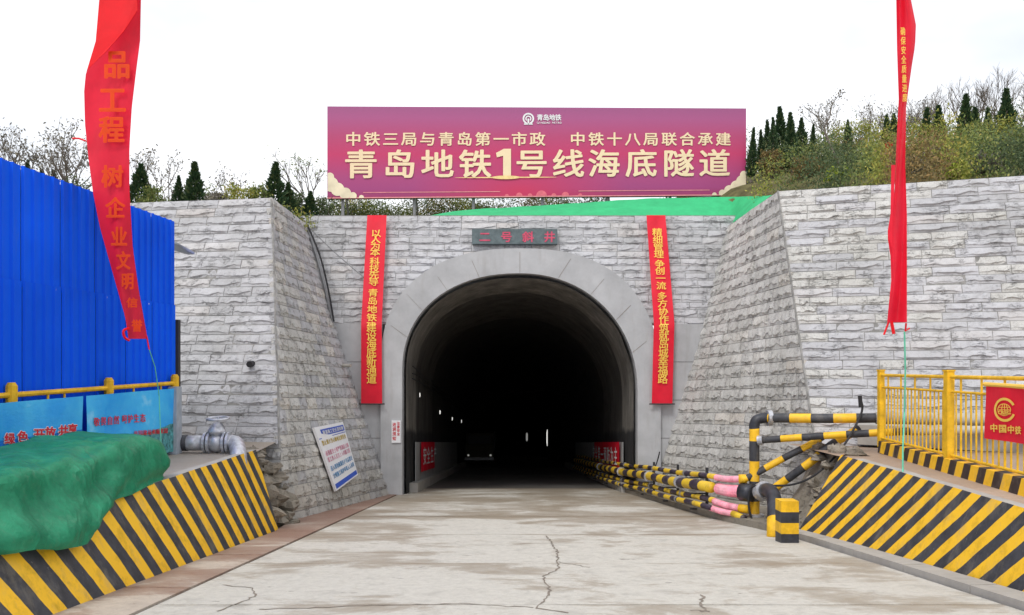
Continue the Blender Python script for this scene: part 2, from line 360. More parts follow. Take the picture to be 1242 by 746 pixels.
def catmull(pts, n=8):
    pts = [Vector(p) for p in pts]; out = []
    for i in range(len(pts) - 1):
        p0, p1, p2, p3 = pts[max(i - 1, 0)], pts[i], pts[i + 1], pts[min(i + 2, len(pts) - 1)]
        for k in range(n):
            t = k / n
            out.append(.5 * ((2 * p1) + (p2 - p0) * t + (2 * p0 - 5 * p1 + 4 * p2 - p3) * t * t + (3 * p1 - p0 - 3 * p2 + p3) * t ** 3))
    out.append(pts[-1]); return out
def interp(tab, x):
    if x <= tab[0][0]: return tab[0][1]
    for (a, u), (b, v) in zip(tab, tab[1:]):
        if x <= b: return u + (v - u) * (x - a) / (b - a)
    return tab[-1][1]

# lettering: glyph outlines from Blender's own built-in font, turned into meshes
_g = {}
_cu = bpy.data.curves.new('glyph', 'FONT'); _ob = bpy.data.objects.new('glyph', _cu); COL.objects.link(_ob)
def glyph(ch, bold):
    if (ch, bold) not in _g:
        _cu.body = ch; _cu.offset = bold; _cu.resolution_u = 2; _cu.extrude = 0
        dg = bpy.context.evaluated_depsgraph_get(); dg.update()
        me = bpy.data.meshes.new_from_object(_ob.evaluated_get(dg))
        _g[(ch, bold)] = ([(v.co.x, v.co.y) for v in me.vertices], [tuple(p.vertices) for p in me.polygons]); bpy.data.meshes.remove(me)
    return _g[(ch, bold)]
def letters(name, items, fmap, mat, parent, bold=.02):
    """items: (char, centre x, centre y, width, height) in the map's own units; fmap(x, y) -> Vector"""
    m = MB()
    for ch, cx, cy, w_, h_ in items:
        if ch == ' ': continue
        vs, fs = glyph(ch, 0); wide = ord(ch) > 0x2000
        if wide: q = [(cx + (x - .5) * w_, cy + (y - .38) * h_) for x, y in vs]
        else:
            x0 = min(v[0] for v in vs); x1 = max(v[0] for v in vs)
            q = [(cx + (x - (x0 + x1) / 2) * h_, cy + (y - .35) * h_) for x, y in vs]
        e = .02 * h_; p0 = fmap(cx, cy); nv = (fmap(cx + e, cy) - p0).cross(fmap(cx, cy + e) - p0).normalized()
        if nv.y > 0 and abs(nv.y) > .3: nv = -nv
        k = bold
        for i_, (sx, sy) in enumerate(((0, 0), (k, 0), (-k, 0), (0, k * .8), (0, -k * .8), (k * .7, k * .6), (-k * .7, -k * .6), (k * .7, -k * .6), (-k * .7, k * .6))):
            if i_ and not bold: break
            m.add([fmap(a + sx * w_, b + sy * h_) + nv * (.0006 * i_) for a, b in q], fs)
    return m.build(name, mat, parent)

# ------------------------------------------------------------ ground, road, terraces
def struct(o, name=None): o['kind'] = 'structure'; return o
XL, XR = -4.52, 5.27
g = MB()        # far surroundings in one sheet, cut out where the ramp goes down
xs = [-900, -60, -22, -4.9, 5.8, 22, 60, 900]; ys = [-900, -60, -12, -.01, 16.5, 24, 60, 900]
for i in range(7):
    for j in range(7):
        if xs[i] >= -22 and xs[i + 1] <= 22 and ys[j] >= -12 and ys[j + 1] <= 60: continue
        a = [(xs[i], ys[j]), (xs[i + 1], ys[j]), (xs[i + 1], ys[j + 1]), (xs[i], ys[j + 1])]
        g.add([(x, y, -.06 if y < 60 else -.06) for x, y in a], [(0, 1, 2, 3)])
struct(g.build('ground', MAT['ground']))
road = MB()
ys = [-12, -6, 0] + [2 * k for k in range(1, 96)]
road.sheet([[(-8, y, RZ(y) - .03) if y > 16 else (-4.9 if y > 0 else -22, y, RZ(y) - .03), (7.2 if y > 16 else (5.9 if y > 0 else 22), y, RZ(y) - .03)] for y in ys])
road_o = struct(road.build('road', MAT['joint']))
rnd = random.Random(3)
joints = [-6, -1.2, 2.6, 5.6, 8.35, 11.25, 14.8, 18.4, 23.9, 29.5, 35.5, 41.5, 47.5, 54]
def slab(x0f, x1f, y0, y1, mat, dz=0.0, name='concrete_slab'):
    n = 12; rows_t = []; m = MB(); r_ = random.Random(int(y0 * 10) + int(x0f(y0) * 7))
    wl = [r_.uniform(-.012, .012) for _ in range(n + 1)]; wh = [r_.uniform(-.012, .012) for _ in range(n + 1)]
    top = []
    for k, (yy, wv) in enumerate(((y0 + .012, wl), (y1 - .012, wh))):
        top.append([(x0f(yy) + (x1f(yy) - x0f(yy)) * i / n, yy + wv[i], RZ(yy + wv[i]) + dz) for i in range(n + 1)])
    bot = [[(x, y, z - .028) for x, y, z in r] for r in top]
    m.sheet(top, [[(i / n, 0) for i in range(n + 1)], [(i / n, 1) for i in range(n + 1)]]); m.sheet([bot[0], top[0]]); m.sheet([top[1], bot[1]])
    m.sheet([[top[0][0], top[1][0]], [bot[0][0], bot[1][0]]]); m.sheet([[bot[0][-1], bot[1][-1]], [top[0][-1], top[1][-1]]])
    return m.build(name, mat, road_o)
LX = lambda y: -3.72
def RXf(y): return interp([(0, 5.25), (14.4, 5.08), (16.2, 4.75), (18, 4.45), (24, 4.05), (27, 3.8), (90, 3.8)], y)
for a, b in zip(joints, joints[1:]):
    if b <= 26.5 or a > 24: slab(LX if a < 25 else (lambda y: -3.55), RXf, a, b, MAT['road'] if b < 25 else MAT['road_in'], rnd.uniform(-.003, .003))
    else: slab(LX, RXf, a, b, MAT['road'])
sj = [-6, .5, 4.2, 6.8, 9.3, 12.0, 15.2, 19.0, 22.5, 26.0]
for a, b in zip(sj, sj[1:]): slab(lambda y: XL - .5 if y > 16 else XL, lambda y: -3.76, a, b, MAT['strip'], .012, 'edge_slab')
# cracks in the road, shallow dark fissures following wandering lines
def crack(path, width=.02):
    pts = []
    r_ = random.Random(int(path[0][0] * 31))
    for (a, b) in zip(path, path[1:]):
        pa, pb = [P(x, y, F * EYE / (y - 537.2)) for x, y in (a, b)]
        n = max(2, int((pb - pa).length / .09))
        for k in range(n):
            t = k / n; q = pa.lerp(pb, t); pts.append((q.x + r_.uniform(-.025, .025), q.y + r_.uniform(-.03, .03)))
    m = MB(); L, Rr = [], []
    for i, (x, y) in enumerate(pts):
        x2, y2 = pts[min(i + 1, len(pts) - 1)]; x1, y1 = pts[max(i - 1, 0)]; dx, dy = x2 - x1, y2 - y1; l_ = math.hypot(dx, dy) or 1
        ww = width * r_.uniform(.3, 1) / 2; z = RZ(y) + .006
        L.append((x - dy / l_ * ww, y + dx / l_ * ww, z)); Rr.append((x + dy / l_ * ww, y - dx / l_ * ww, z))
    m.sheet([L, Rr]); m.build('crack', MAT['crack'], road_o)
crack([(663, 650), (676, 670), (677, 690), (660, 700), (668, 722), (648, 738), (700, 745)], .03)
crack([(648, 738), (560, 733), (420, 736), (300, 741)], .028)
crack([(268, 710), (305, 714), (309, 724), (290, 732), (258, 745)], .025)
crack([(677, 682), (720, 690)], .03)
crack([(851, 722), (853, 745)], .04); crack([(835, 741), (870, 742)], .03)
# terraces
t = MB(); t.sheet([[(-22, -12, TZ), (-4.95, -12, TZ)], [(-22, 0, TZ), (-4.95, 0, TZ)], [(-22, 15.6, TZ), (-4.98, 15.6, TZ)], [(-22, 19.5, TZ), (-5.4, 19.5, TZ)]])
struct(t.build('left_terrace', MAT['terrace']))
t = MB(); t.sheet([[(5.75, -12, TZ), (24, -12, TZ)], [(5.75, 0, TZ), (24, 0, TZ)], [(5.85, 9, TZ), (24, 9, TZ)], [(6.05, 14.6, TZ), (24, 14.6, TZ)], [(6.3, 18.2, TZ - .1), (24, 18.2, TZ)]])
struct(t.build('right_terrace', MAT['soil']))

# ------------------------------------------------------------ rock-faced stone blocks
def block_mesh(seed, mat, L=1.0):
    """rock-faced block: the face swells towards a ragged ledge low down, then breaks back"""
    r_ = random.Random(seed); m = MB(); nx, nz_ = 13, 5; off = r_.uniform(0, 60)
    grid = [[] for _ in range(nz_ + 1)]
    for i in range(nx + 1):
        u = i / nx + (r_.uniform(-.3, .3) / nx if 0 < i < nx else 0)
        e = min(.60, max(.12, .24 + .30 * noise.noise(Vector((u * 2.6 + off, off, 0))) + .16 * noise.noise(Vector((u * 9 + off, off, 4)))))
        Pu = max(.010, .036 + .042 * noise.noise(Vector((u * 2.2 + off, 7, off))) + .022 * noise.noise(Vector((u * 8 + off, 3, off))))
        fade = min(1, 6 * min(u, 1 - u) + .25)
        for j, (v, p) in enumerate(((0, .002), (e * .55, Pu * .22), (e - .05, Pu * .30), (e + .04, Pu), (e + (1 - e) * .45, Pu * .72 + .020 * noise.noise(Vector((u * 9, off, 9)))), (1, .006))):
            grid[j].append((u - .5, -max(.002, p) * fade, v - .5))
    m.sheet(grid)
    b = [(-.5, .12, -.5), (.5, .12, -.5), (.5, .12, .5), (-.5, .12, .5)]
    i0 = len(m.v); m.v += b
    n1 = nx + 1
    m.f += [tuple([i0 + 1, i0] + [i for i in range(n1)][::1])]
    m.f += [tuple([i0 + 3, i0 + 2] + [nz_ * n1 + i for i in reversed(range(n1))])]
    m.f += [tuple([i0, i0 + 3] + [j * n1 for j in reversed(range(nz_ + 1))])]
    m.f += [tuple([i0 + 2, i0 + 1] + [j * n1 + nx for j in range(nz_ + 1)])]
    return m.mesh('stone_block', mat)
BLK = {'stone': [block_mesh(s, MAT['stone']) for s in range(18)], 'stone2': [block_mesh(100 + s, MAT['stone2']) for s in range(18)]}
class Patch:
    def __init__(s, nb, nt_, ft, fb): s.c = [Vector(q) for q in (nb, nt_, ft, fb)]
    def S(s, u, v): a, b, c, d = s.c; return a.lerp(d, u).lerp(b.lerp(c, u), v)
    def N(s, u, v, out):
        e = .01; n_ = (s.S(u + e, v) - s.S(u - e, v)).cross(s.S(u, v + e) - s.S(u, v - e)).normalized()
        return n_ if n_.dot(Vector(out)) > 0 else -n_
    def find(s, px, py):
        best = None; u0, u1, v0, v1 = -.1, 1.1, -.1, 1.1
        for _ in range(5):
            best = None
            for i in range(13):
                for j in range(13):
                    u = u0 + (u1 - u0) * i / 12; v = v0 + (v1 - v0) * j / 12; q = s.S(u, v)
                    e = (CX + q.x / q.y * F - px) ** 2 + (HY - (q.z - EYE) / q.y * F - py) ** 2
                    if best is None or e < best[0]: best = (e, u, v)
            _, u, v = best; du, dv = (u1 - u0) / 8, (v1 - v0) / 8; u0, u1, v0, v1 = u - du, u + du, v - dv, v + dv
        return best[1], best[2]
def lay(patch, rows, out, kind, seed, lo=.75, hi=1.45, skip=None, clip=None):
    """returns transforms of blocks: (matrix, mesh, centre)"""
    r_ = random.Random(seed); res = []
    for j in range(rows):
        v0, v1 = j / rows, (j + 1) / rows; vc = (v0 + v1) / 2
        spans = clip(vc) if clip else [(0.0, 1.0)]
        for (ua, ub) in spans:
            L = (patch.S(ub, vc) - patch.S(ua, vc)).length
            if L < .1: continue
            cuts = [0.0]; x = r_.uniform(.35, 1.2) if ua == 0 else r_.uniform(.5, 1.3)
            while x < L - .35: cuts.append(x); x += r_.uniform(lo, hi)
            cuts.append(L)
            for a, b in zip(cuts, cuts[1:]):
                u0, u1 = ua + (ub - ua) * a / L, ua + (ub - ua) * b / L
                uc = (u0 + u1) / 2; c = patch.S(uc, vc)
                ex = patch.S(u1, vc) - patch.S(u0, vc); ez = patch.S(uc, v1) - patch.S(uc, v0)
                n_ = patch.N(uc, vc, out); el_ = ex.length; exn = ex.normalized()
                ezl = (ez - exn * ez.dot(exn)).length
                ey = -n_; ezn = exn.cross(ey)
                if ezn.z < 0: exn = -exn; ezn = exn.cross(ey)
                push = r_.uniform(-.012, .012)
                M4 = Matrix.Translation(c + n_ * push) @ Matrix((exn, ey, ezn)).transposed().to_4x4() @ Matrix.Diagonal((max(.05, el_ - .014), r_.uniform(.85, 1.2), ezl - .016, 1))
                res.append((M4, r_.choice(BLK[kind]), c))
    return res
def put_blocks(blocks, parent, limit=300):
    def big(b): # projected size
        c = b[2]; return b[0].to_scale().x * b[0].to_scale().z / (c.y ** 2) * (1 if abs(c.x / c.y) < .66 else .01)
    blocks = sorted(blocks, key=big, reverse=True)
    for M4, me, c in blocks[:limit]:
        o = link(bpy.data.objects.new('stone_block', me), parent); o.matrix_basis = M4
    rest = blocks[limit:]
    if rest:
        m = MB()
        for M4, me, c in rest: m.add([M4 @ v.co for v in me.vertices], [tuple(p.vertices) for p in me.polygons])
        o = m.build('stone_courses', rest[0][1].materials[0], parent); o['kind'] = 'stuff'
    return
def core(patch, out, depth, parent, mat, name='mortar_bed', push=-.006):
    m = MB(); n = 8; g = []
    for j in range(n + 1): g.append([patch.S(i / n, j / n) + patch.N(min(.98, max(.02, i / n)), min(.98, max(.02, j / n)), out) * push for i in range(n + 1)])
    m.sheet(g); return m.build(name, mat, parent)

# left retaining wall: a front facing the camera and a flank along the ramp
Lnb = P(343, 642, 16.8); Lnt = P(330, 240, 20.0); Lft = P(372, 272, 27.0); Lfb = P(474, 604, 26.1)
LF = Patch(Lnb, Lnt, Lft, Lfb)
dirL = Vector((-1, .157, 0)) * 16
LA = Patch(Lnb + dirL, Lnt + dirL, Lnt, Lnb)
wl = root('stone_retaining_wall', 'left rock faced granite retaining wall with sloped corner behind the blue shed', 'wall')
core(LF, (1, 0, .3), .3, wl, MAT['mortar']); core(LA, (0, -1, .3), .3, wl, MAT['mortar'])
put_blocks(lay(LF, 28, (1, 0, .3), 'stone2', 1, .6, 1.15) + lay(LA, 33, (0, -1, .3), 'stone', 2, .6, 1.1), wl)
m = MB(); m.tube([Lnb + (Lnt - Lnb) * (k / 14) + Vector((random.Random(k).uniform(-.02, .02), -.03, 0)) for k in range(3, 15)], .022, 6); m.build('corner_mortar', MAT['mortar'], wl)
# right retaining wall
Rnb = P(1003, 642, 17.0); Rnt = P(943, 232, 20.0); Rft = P(882, 275, 27.0); Rfb = P(790, 604, 26.1)
RF = Patch(Rnb, Rnt, Rft, Rfb); dirR = Vector((1, -.318, 0)) * 15
RA = Patch(Rnb + dirR, Rnt + dirR, Rnt, Rnb)
wr = root('stone_retaining_wall', 'right rock faced granite retaining wall with sloped corner behind the yellow fence', 'wall')
core(RF, (-1, 0, .3), .3, wr, MAT['mortar']); core(RA, (0, -1, .3), .3, wr, MAT['mortar'])
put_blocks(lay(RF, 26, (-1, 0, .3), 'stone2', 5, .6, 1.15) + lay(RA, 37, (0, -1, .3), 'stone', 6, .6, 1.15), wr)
m = MB(); m.tube([Rnb + (Rnt - Rnb) * (k / 14) + Vector((0, -.03, 0)) for k in range(3, 15)], .022, 6); m.build('corner_mortar', MAT['mortar'], wr)
# copings: the thickness of the walls' tops
for nt_, ft, dd, par, sx in ((Lnt, Lft, dirL, wl, -1), (Rnt, Rft, dirR, wr, 1)):
    m = MB(); back = Vector((sx * .45, .4, 0))
    m.sheet([[nt_ + dd, nt_, ft], [nt_ + dd + Vector((0, .5, 0)), nt_ + back, ft + Vector((sx * .45, .3, 0))]])
    m.build('wall_top', MAT['mortar'], par)

# ------------------------------------------------------------ tunnel portal
PD = 26.1; kx = PD / F
CXT = (630.5 - CX) * kx; HALF = 142 * kx
def prof(left, right, cx=630.5, steps=40):
    """arch outline in (x, z) from left spring over the crown to right spring; each side is (half width, rise, exponent, spring row)"""
    out = []
    for k in range(steps + 1):
        t_ = math.pi * (1 - k / steps); c_, s_ = math.cos(t_), math.sin(t_); a_px, b_px, n_exp, ysp = left if c_ < 0 else right
        x = math.copysign(abs(c_) ** (2 / n_exp), c_) * a_px; y = abs(s_) ** (2 / n_exp) * b_px
        out.append(((cx + x - CX) * kx, EYE + (HY - (ysp - y)) * kx))
    return out
inner = prof((142, 118, 2.2, 450), (142, 142, 2.08, 474)); outer = prof((168, 141, 2.35, 443), (170, 168, 2.45, 470))
portal = root('tunnel_portal', 'concrete arched tunnel portal under granite cladding between the two flank walls', 'tunnel portal')
zb = RZ(PD) - .15
inn = [(inner[0][0], zb)] + inner + [(inner[-1][0], zb)]; outr = [(outer[0][0], zb)] + outer + [(outer[-1][0], zb)]
m = MB(); ya, yb = PD - .15, 27.6; n = len(inn)
def ring_at(pr, y): return [(x, y, z) for x, z in pr]
ch = .05
innc = [(x + (.04 if i < n / 2 else -.04) * 0, z) for i, (x, z) in enumerate(inn)]
m.sheet([ring_at(outr, yb), ring_at(outr, ya), ring_at(inn, ya), ring_at(inn, yb)])
m.build('arch_ring', MAT['concrete'], portal)
rj = random.Random(12)
for k in range(4, 40, 4):
    a, b = Vector((inner[k][0], ya - .002, inner[k][1])), Vector((outer[k][0], ya - .002, outer[k][1])); b = a.lerp(b, rj.uniform(.6, .97)); a = a.lerp(b, .03)
    jm = MB(); jm.bar(a, b, rj.uniform(.005, .013), .01); jm.build('ring_joint', MAT['crack'], portal)
zt = EYE + (HY - 393) * kx       # top of the plain concrete / foot of the cladding
for x0, x1 in ((-7.0, outer[0][0] + .03), (outer[-1][0] - .03, 7.4)):
    m = MB(); xs_ = [x0, x1]; m.box((x0, PD, zb), (x1, PD + .6, zt)); m.build('concrete_panel', MAT['concrete'], portal)
    for zz in (zt - 1.25, zt - 2.5, zt - 3.75):
        m = MB(); m.box((x0, PD - .006, zz), (x1, PD + .002, zz + .018)); m.build('panel_joint', MAT['joint'], portal)
Ua = Patch((-7.2, PD + .05, zt - .02), (-7.2, 27.0, EYE + 185 / F * 27), (7.6, 27.0, EYE + 185 / F * 27), (7.6, PD + .05, zt - .02))
mid = prof((160, 132, 2.35, 441), (161, 158, 2.4, 470))
def clip(vc):
    c = Ua.S(.5, vc); z = c.z; inside = [x for x, zz in [((a[0] + (b[0] - a[0]) * t_), a[1] + (b[1] - a[1]) * t_) for a, b in zip(mid, mid[1:]) for t_ in (0, .25, .5, .75)] if zz >= z]
    zs = max(p[1] for p in mid)
    if z >= zs or not inside: return [(0.0, 1.0)]
    a, b = min(inside), max(inside); return [(0.0, (a + 7.2) / 14.8), ((b + 7.2) / 14.8, 1.0)]
put_blocks(lay(Ua, 15, (0, -1, .2), 'stone', 9, .7, 1.3, clip=clip), portal)
m = MB()
for j in range(28):
    v0, v1 = j / 28, (j + 1) / 28
    for ua, ub in clip((v0 + v1) / 2): m.sheet([[Ua.S(ua, v0) + Vector((0, .01, 0)), Ua.S(ub, v0) + Vector((0, .01, 0))], [Ua.S(ua, v1) + Vector((0, .01, 0)), Ua.S(ub, v1) + Vector((0, .01, 0))]])
m.build('mortar_bed', MAT['mortar'], portal)
m = MB(); zz = EYE + 185 / F * 27; m.box((-7.2, 27.0, zz - .3), (7.6, 27.5, zz + .02)); m.build('wall_top', MAT['mortar'], portal)

# tunnel: lining sheared down the slope, closed far away
tun = root('tunnel', 'dark tunnel bore sloping down behind the portal', 'tunnel')
lin = prof((139, 115, 2.2, 450), (139, 139, 2.08, 474)); lin = [(lin[0][0], RZ(PD) - .15)] + lin + [(lin[-1][0], RZ(PD) - .15)]
yy = [26.3 + 2.5 * k for k in range(64)]
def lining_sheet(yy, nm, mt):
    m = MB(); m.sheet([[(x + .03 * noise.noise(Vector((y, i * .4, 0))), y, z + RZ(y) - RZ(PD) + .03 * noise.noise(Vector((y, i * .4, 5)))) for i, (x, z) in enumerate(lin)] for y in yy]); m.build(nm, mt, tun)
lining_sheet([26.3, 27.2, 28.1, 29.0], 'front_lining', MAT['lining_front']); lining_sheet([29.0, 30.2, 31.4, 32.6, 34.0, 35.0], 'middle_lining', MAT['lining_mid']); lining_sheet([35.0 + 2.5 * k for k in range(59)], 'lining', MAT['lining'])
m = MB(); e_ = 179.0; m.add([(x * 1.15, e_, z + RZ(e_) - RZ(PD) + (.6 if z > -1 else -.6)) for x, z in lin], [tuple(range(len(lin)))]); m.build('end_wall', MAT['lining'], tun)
xl, xr = lin[0][0], lin[-1][0]
for s_, x0 in ((1, xl), (-1, xr)):
    for k in range(7):
        ya_, yb_ = 27.2 + k * 4.2, 27.2 + k * 4.2 + 4.12
        m = MB(); a = (x0 + s_ * .22, ya_); m.add([(x0, ya_, RZ(ya_)), (x0 + s_ * .28, ya_, RZ(ya_)), (x0 + s_ * .28, ya_, RZ(ya_) + .32), (x0, ya_, RZ(ya_) + .32),
              (x0, yb_, RZ(yb_)), (x0 + s_ * .28, yb_, RZ(yb_)), (x0 + s_ * .28, yb_, RZ(yb_) + .32), (x0, yb_, RZ(yb_) + .32)],
              [(0, 1, 2, 3), (4, 7, 6, 5), (1, 5, 6, 2), (2, 6, 7, 3)]); m.build('kerb_block', MAT['kerb'], tun)
    for k in range(14):        # pale boards along the foot of the wall
        ya_ = 28.2 + k * 1.5; x1 = x0 + s_ * .1
        m = MB(); yb_ = ya_ + 1.46
        m.add([(x1, ya_, RZ(ya_) + .32), (x1, yb_, RZ(yb_) + .32), (x1, yb_, RZ(yb_) + 1.72), (x1, ya_, RZ(ya_) + 1.72),
               (x1 - s_ * .03, ya_, RZ(ya_) + .32), (x1 - s_ * .03, yb_, RZ(yb_) + .32), (x1 - s_ * .03, yb_, RZ(yb_) + 1.72), (x1 - s_ * .03, ya_, RZ(ya_) + 1.72)],
              [(0, 1, 2, 3), (7, 6, 5, 4), (0, 4, 5, 1), (1, 5, 6, 2), (2, 6, 7, 3), (3, 7, 4, 0)]); m.build('wall_board', MAT['tboard'], tun)
# cable runs along the left haunch
for dz in (0, .18, .36):
    m = MB(); m.tube([(xl + .12 + .05 * dz, y, RZ(y) + 3.9 + dz + .05 * math.sin(y * 1.3 + dz * 9)) for y in range(27, 70, 2)], .02, 5); tag(m.build('tunnel_cable', MAT['cable']), 'black cable strung along the left tunnel wall, %s of the three' % ('lowest', 'middle', 'highest')[int(dz / .18 + .1)], 'cable', 'cables on the tunnel wall')
# red notice banners on the boards
for s_, x0, ya_, yb_, lab, txt in ((1, xl, 29.3, 34.6, 'small red banner with white characters on the left tunnel wall', '安全生产'), (-1, xr, 28.6, 37.5, 'red banner with white characters on the right tunnel wall above the pipes', '安全第一预防为主')):
    r_ = root('wall_banner', lab, 'banner', 'red banners inside the tunnel'); x1 = x0 + s_ * .16; h0, h1 = (.62, 1.72)
    m = MB(); n_ = 14; m.sheet([[(x1 + s_ * .02 * math.sin(i * 1.7), ya_ + (yb_ - ya_) * i / n_, RZ(ya_ + (yb_ - ya_) * i / n_) + h) for i in range(n_ + 1)] for h in (h0, h1)])
    m.build('cloth', MAT['banner'], r_)
    nn = len(txt); L_ = yb_ - ya_
    def fm(a, b, x1=x1, s_=s_, ya_=ya_, yb_=yb_):
        y = ya_ + a if s_ > 0 else yb_ - a
        return Vector((x1 + s_ * .06, y, RZ(y) + b))
    it = [(c_, L_ * (i + .5) / nn, 1.2, L_ / nn * .85, .72) for i, c_ in enumerate(txt)]
    letters('lettering', it, fm, MAT['white'], r_, .01)
# lamps
def lamp(px, py, d, wpx, hpx, lab, tube=False, mat='lamp'):
    q = P(px, py, d); r_ = root('wall_lamp' if not tube else 'work_light', lab, 'lamp', 'lamps in the tunnel')
    m = MB(); rr = wpx / F * d / 2; hh = hpx / F * d / 2
    m.tube([q + Vector((0, 0, -hh)), q + Vector((0, 0, -hh * .6)), q + Vector((0, 0, hh * .6)), q + Vector((0, 0, hh))], rr, 10, rfun=lambda i, L: rr * (.6, 1, 1, .6)[i]); m.build('bulb', MAT[mat], r_, True)
    m = MB(); sx = -1 if px < 600 else 1
    if tube: m.tube([q + Vector((0, .15, hh)), q + Vector((0, .15, -(q.z - RZ(d))))], .03, 6); m.build('stand', MAT['dark'], r_)
    else: m.tube([q + Vector((0, .02, hh)), q + Vector((0, .02, hh + .12)), q + Vector((sx * .35, .02, hh + .15))], .025, 6); m.build('bracket', MAT['dark'], r_)
for i, (a, b, d, s_) in enumerate([(508, 479, 30.2, 4.5), (533, 500, 38.5, 3.6), (548, 508, 46.5, 3.0), (559, 511, 55, 3.0), (578, 526, 79, 2.4), (583, 528.5, 90, 1.8), (590, 534, 108, 1.6)]):
    lamp(a, b, d, s_ * .8, s_ * 1.3, 'small white lamp on the left tunnel wall, %s from the mouth' % ('first', 'second', 'third', 'fourth', 'fifth', 'sixth', 'seventh')[i], mat='lamp' if i < 4 else 'lamp_dim')
lamp(664.6, 531, 90, 3.6, 20, 'bright tall work light standing deep in the tunnel on the right', True)
lamp(639, 530, 110, 2.2, 10, 'dimmer slim work light standing deepest in the tunnel', True, 'lamp_dim')
# a truck parked deep inside
tr = root('parked_truck', 'dark yellow truck standing deep in the tunnel with its headlights on', 'truck'); ty = 58; tz = RZ(ty)
m = MB(); m.box((-3.4, ty, tz + .55), (-1.35, ty + 1.7, tz + 1.5)); m.box((-3.32, ty + .15, tz + 1.5), (-1.43, ty + 1.7, tz + 2.35)); m.build('cab', simple('truck_paint', (.03, .025, .01), .6), tr)
m = MB(); m.box((-3.45, ty + 1.8, tz + .9), (-1.3, ty + 6, tz + 2.3)); m.build('cargo_bed', MAT['dark'], tr)
m = MB(); m.box((-3.2, ty + .13, tz + 1.6), (-1.55, ty + .149, tz + 2.2)); m.build('windscreen', MAT['dark'], tr)
for x in (-3.18, -1.56):
    m = MB(); m.tube([(x, ty + .02, tz + .78), (x, ty - .03, tz + .78)], .075, 12); m.build('headlight', MAT['lamp_dim'], tr)
    for y in (.9, 4.8):
        m = MB(); m.tube([(x - .14, ty + y, tz + .45), (x + .14, ty + y, tz + .45)], .45, 16); m.build('wheel', MAT['dark'], tr)
m = MB(); m.box((-3.45, ty - .06, tz + .42), (-1.3, ty - .001, tz + .62)); m.build('bumper', MAT['steel'], tr)

# plaque and small signs
pl = root('name_plaque', 'slate plaque with four faded red characters above the tunnel arch', 'plaque')
q0, q1 = P(572.5, 296, 26.55), P(676, 278, 26.55)
m = MB(); m.box((q0.x, 26.5, q0.z), (q1.x, 26.9, q1.z)); m.build('slab', MAT['plaque'], pl)
letters('lettering', [(c_, 588 + i * 26.2, 287.2, 14, 13.5) for i, c_ in enumerate('二号斜井')], lambda a, b: P(a, 287.2 - (b - 287.2), 26.49), MAT['plaque_red'], pl, .03)
sg = root('wall_sign', 'small white sign with red characters on the left jamb of the portal', 'sign')
q0, q1 = P(475, 537, 25.92), P(486, 510, 25.92); m = MB(); m.box((q0.x, 25.9, q0.z), (q1.x, 25.945, q1.z)); m.build('panel', MAT['white'], sg)
# letters in P-space run upside down in y, so flip helper used below
def up(items): return [(c_, x, -y, w_, h_) for c_, x, y, w_, h_ in items]
letters('lettering', up([(c_, 478.2, 515 + i * 5.6, 4.6, 5.2) for i, c_ in enumerate('进洞须知')] + [(c_, 483.2, 513.5 + i * 4.3, 3.8, 4.0) for i, c_ in enumerate('注意安全')]), lambda a, b: P(a, -b, 25.895), MAT['redprint'], sg, .02)

# ------------------------------------------------------------ the two hanging portal banners
def bd(y): return interp([(262, 26.72), (393, 25.86), (395, 25.82), (492, 25.82)], y)
def portal_banner(L_, R_, chars, lab):
    r_ = root('hanging_banner', lab, 'banner', 'long red banners beside the portal arch')
    rows = []; n_ = 44
    for k in range(n_ + 1):
        y = 261 + (490 - 261) * k / n_; a, b = interp(L_, y), interp(R_, y)
        rows.append([P(a + (b - a) * i / 6, y, bd(y) - .012 * math.sin(i * 1.1 + k * .35)) for i in range(7)])
    m = MB(); m.sheet(rows); m.build('cloth', MAT['banner'], r_, True)
    m = MB(); ya_ = 490; m.tube([P(interp(L_, ya_) - 3, ya_, bd(ya_) - .02), P(interp(R_, ya_) + 3, ya_, bd(ya_) - .02)], .022, 6); m.build('bottom_rod', MAT['dark'], r_)
    it = []
    for c_, y in chars:
        cx_ = (interp(L_, y) + interp(R_, y)) / 2; it.append((c_, cx_, y, 12.5, 12.5 if y > 390 else 10.0))
    letters('lettering', up(it), lambda a, b: P(a, -b, bd(-b) - .035), MAT['gold'], r_, .016)
portal_banner([(261, 445.5), (393, 438), (490, 438)], [(261, 469), (393, 463), (490, 463.5)],
    list(zip('以人为本', (283, 290.5, 298.5, 306))) + list(zip('科技先导', (317, 325.5, 333.5, 342))) + list(zip('青岛地铁建设海底新通道', (355, 365, 375, 385, 396, 406.5, 417, 427.5, 438, 449, 459.5))),
    'long red banner with yellow characters hanging left of the tunnel arch')
portal_banner([(261, 784), (392, 793), (490, 790.5)], [(261, 807), (392, 818), (490, 815.5)],
    list(zip('精细管理', (281.5, 290.5, 299.5, 308.5))) + list(zip('争创一流', (320, 328.5, 337.5, 346.5))) + list(zip('多方协作筑就岛城幸福路', (359, 368, 377.5, 387, 397.5, 407.5, 417.5, 428, 438.5, 449, 459.5))),
    'long red banner with yellow characters hanging right of the tunnel arch')

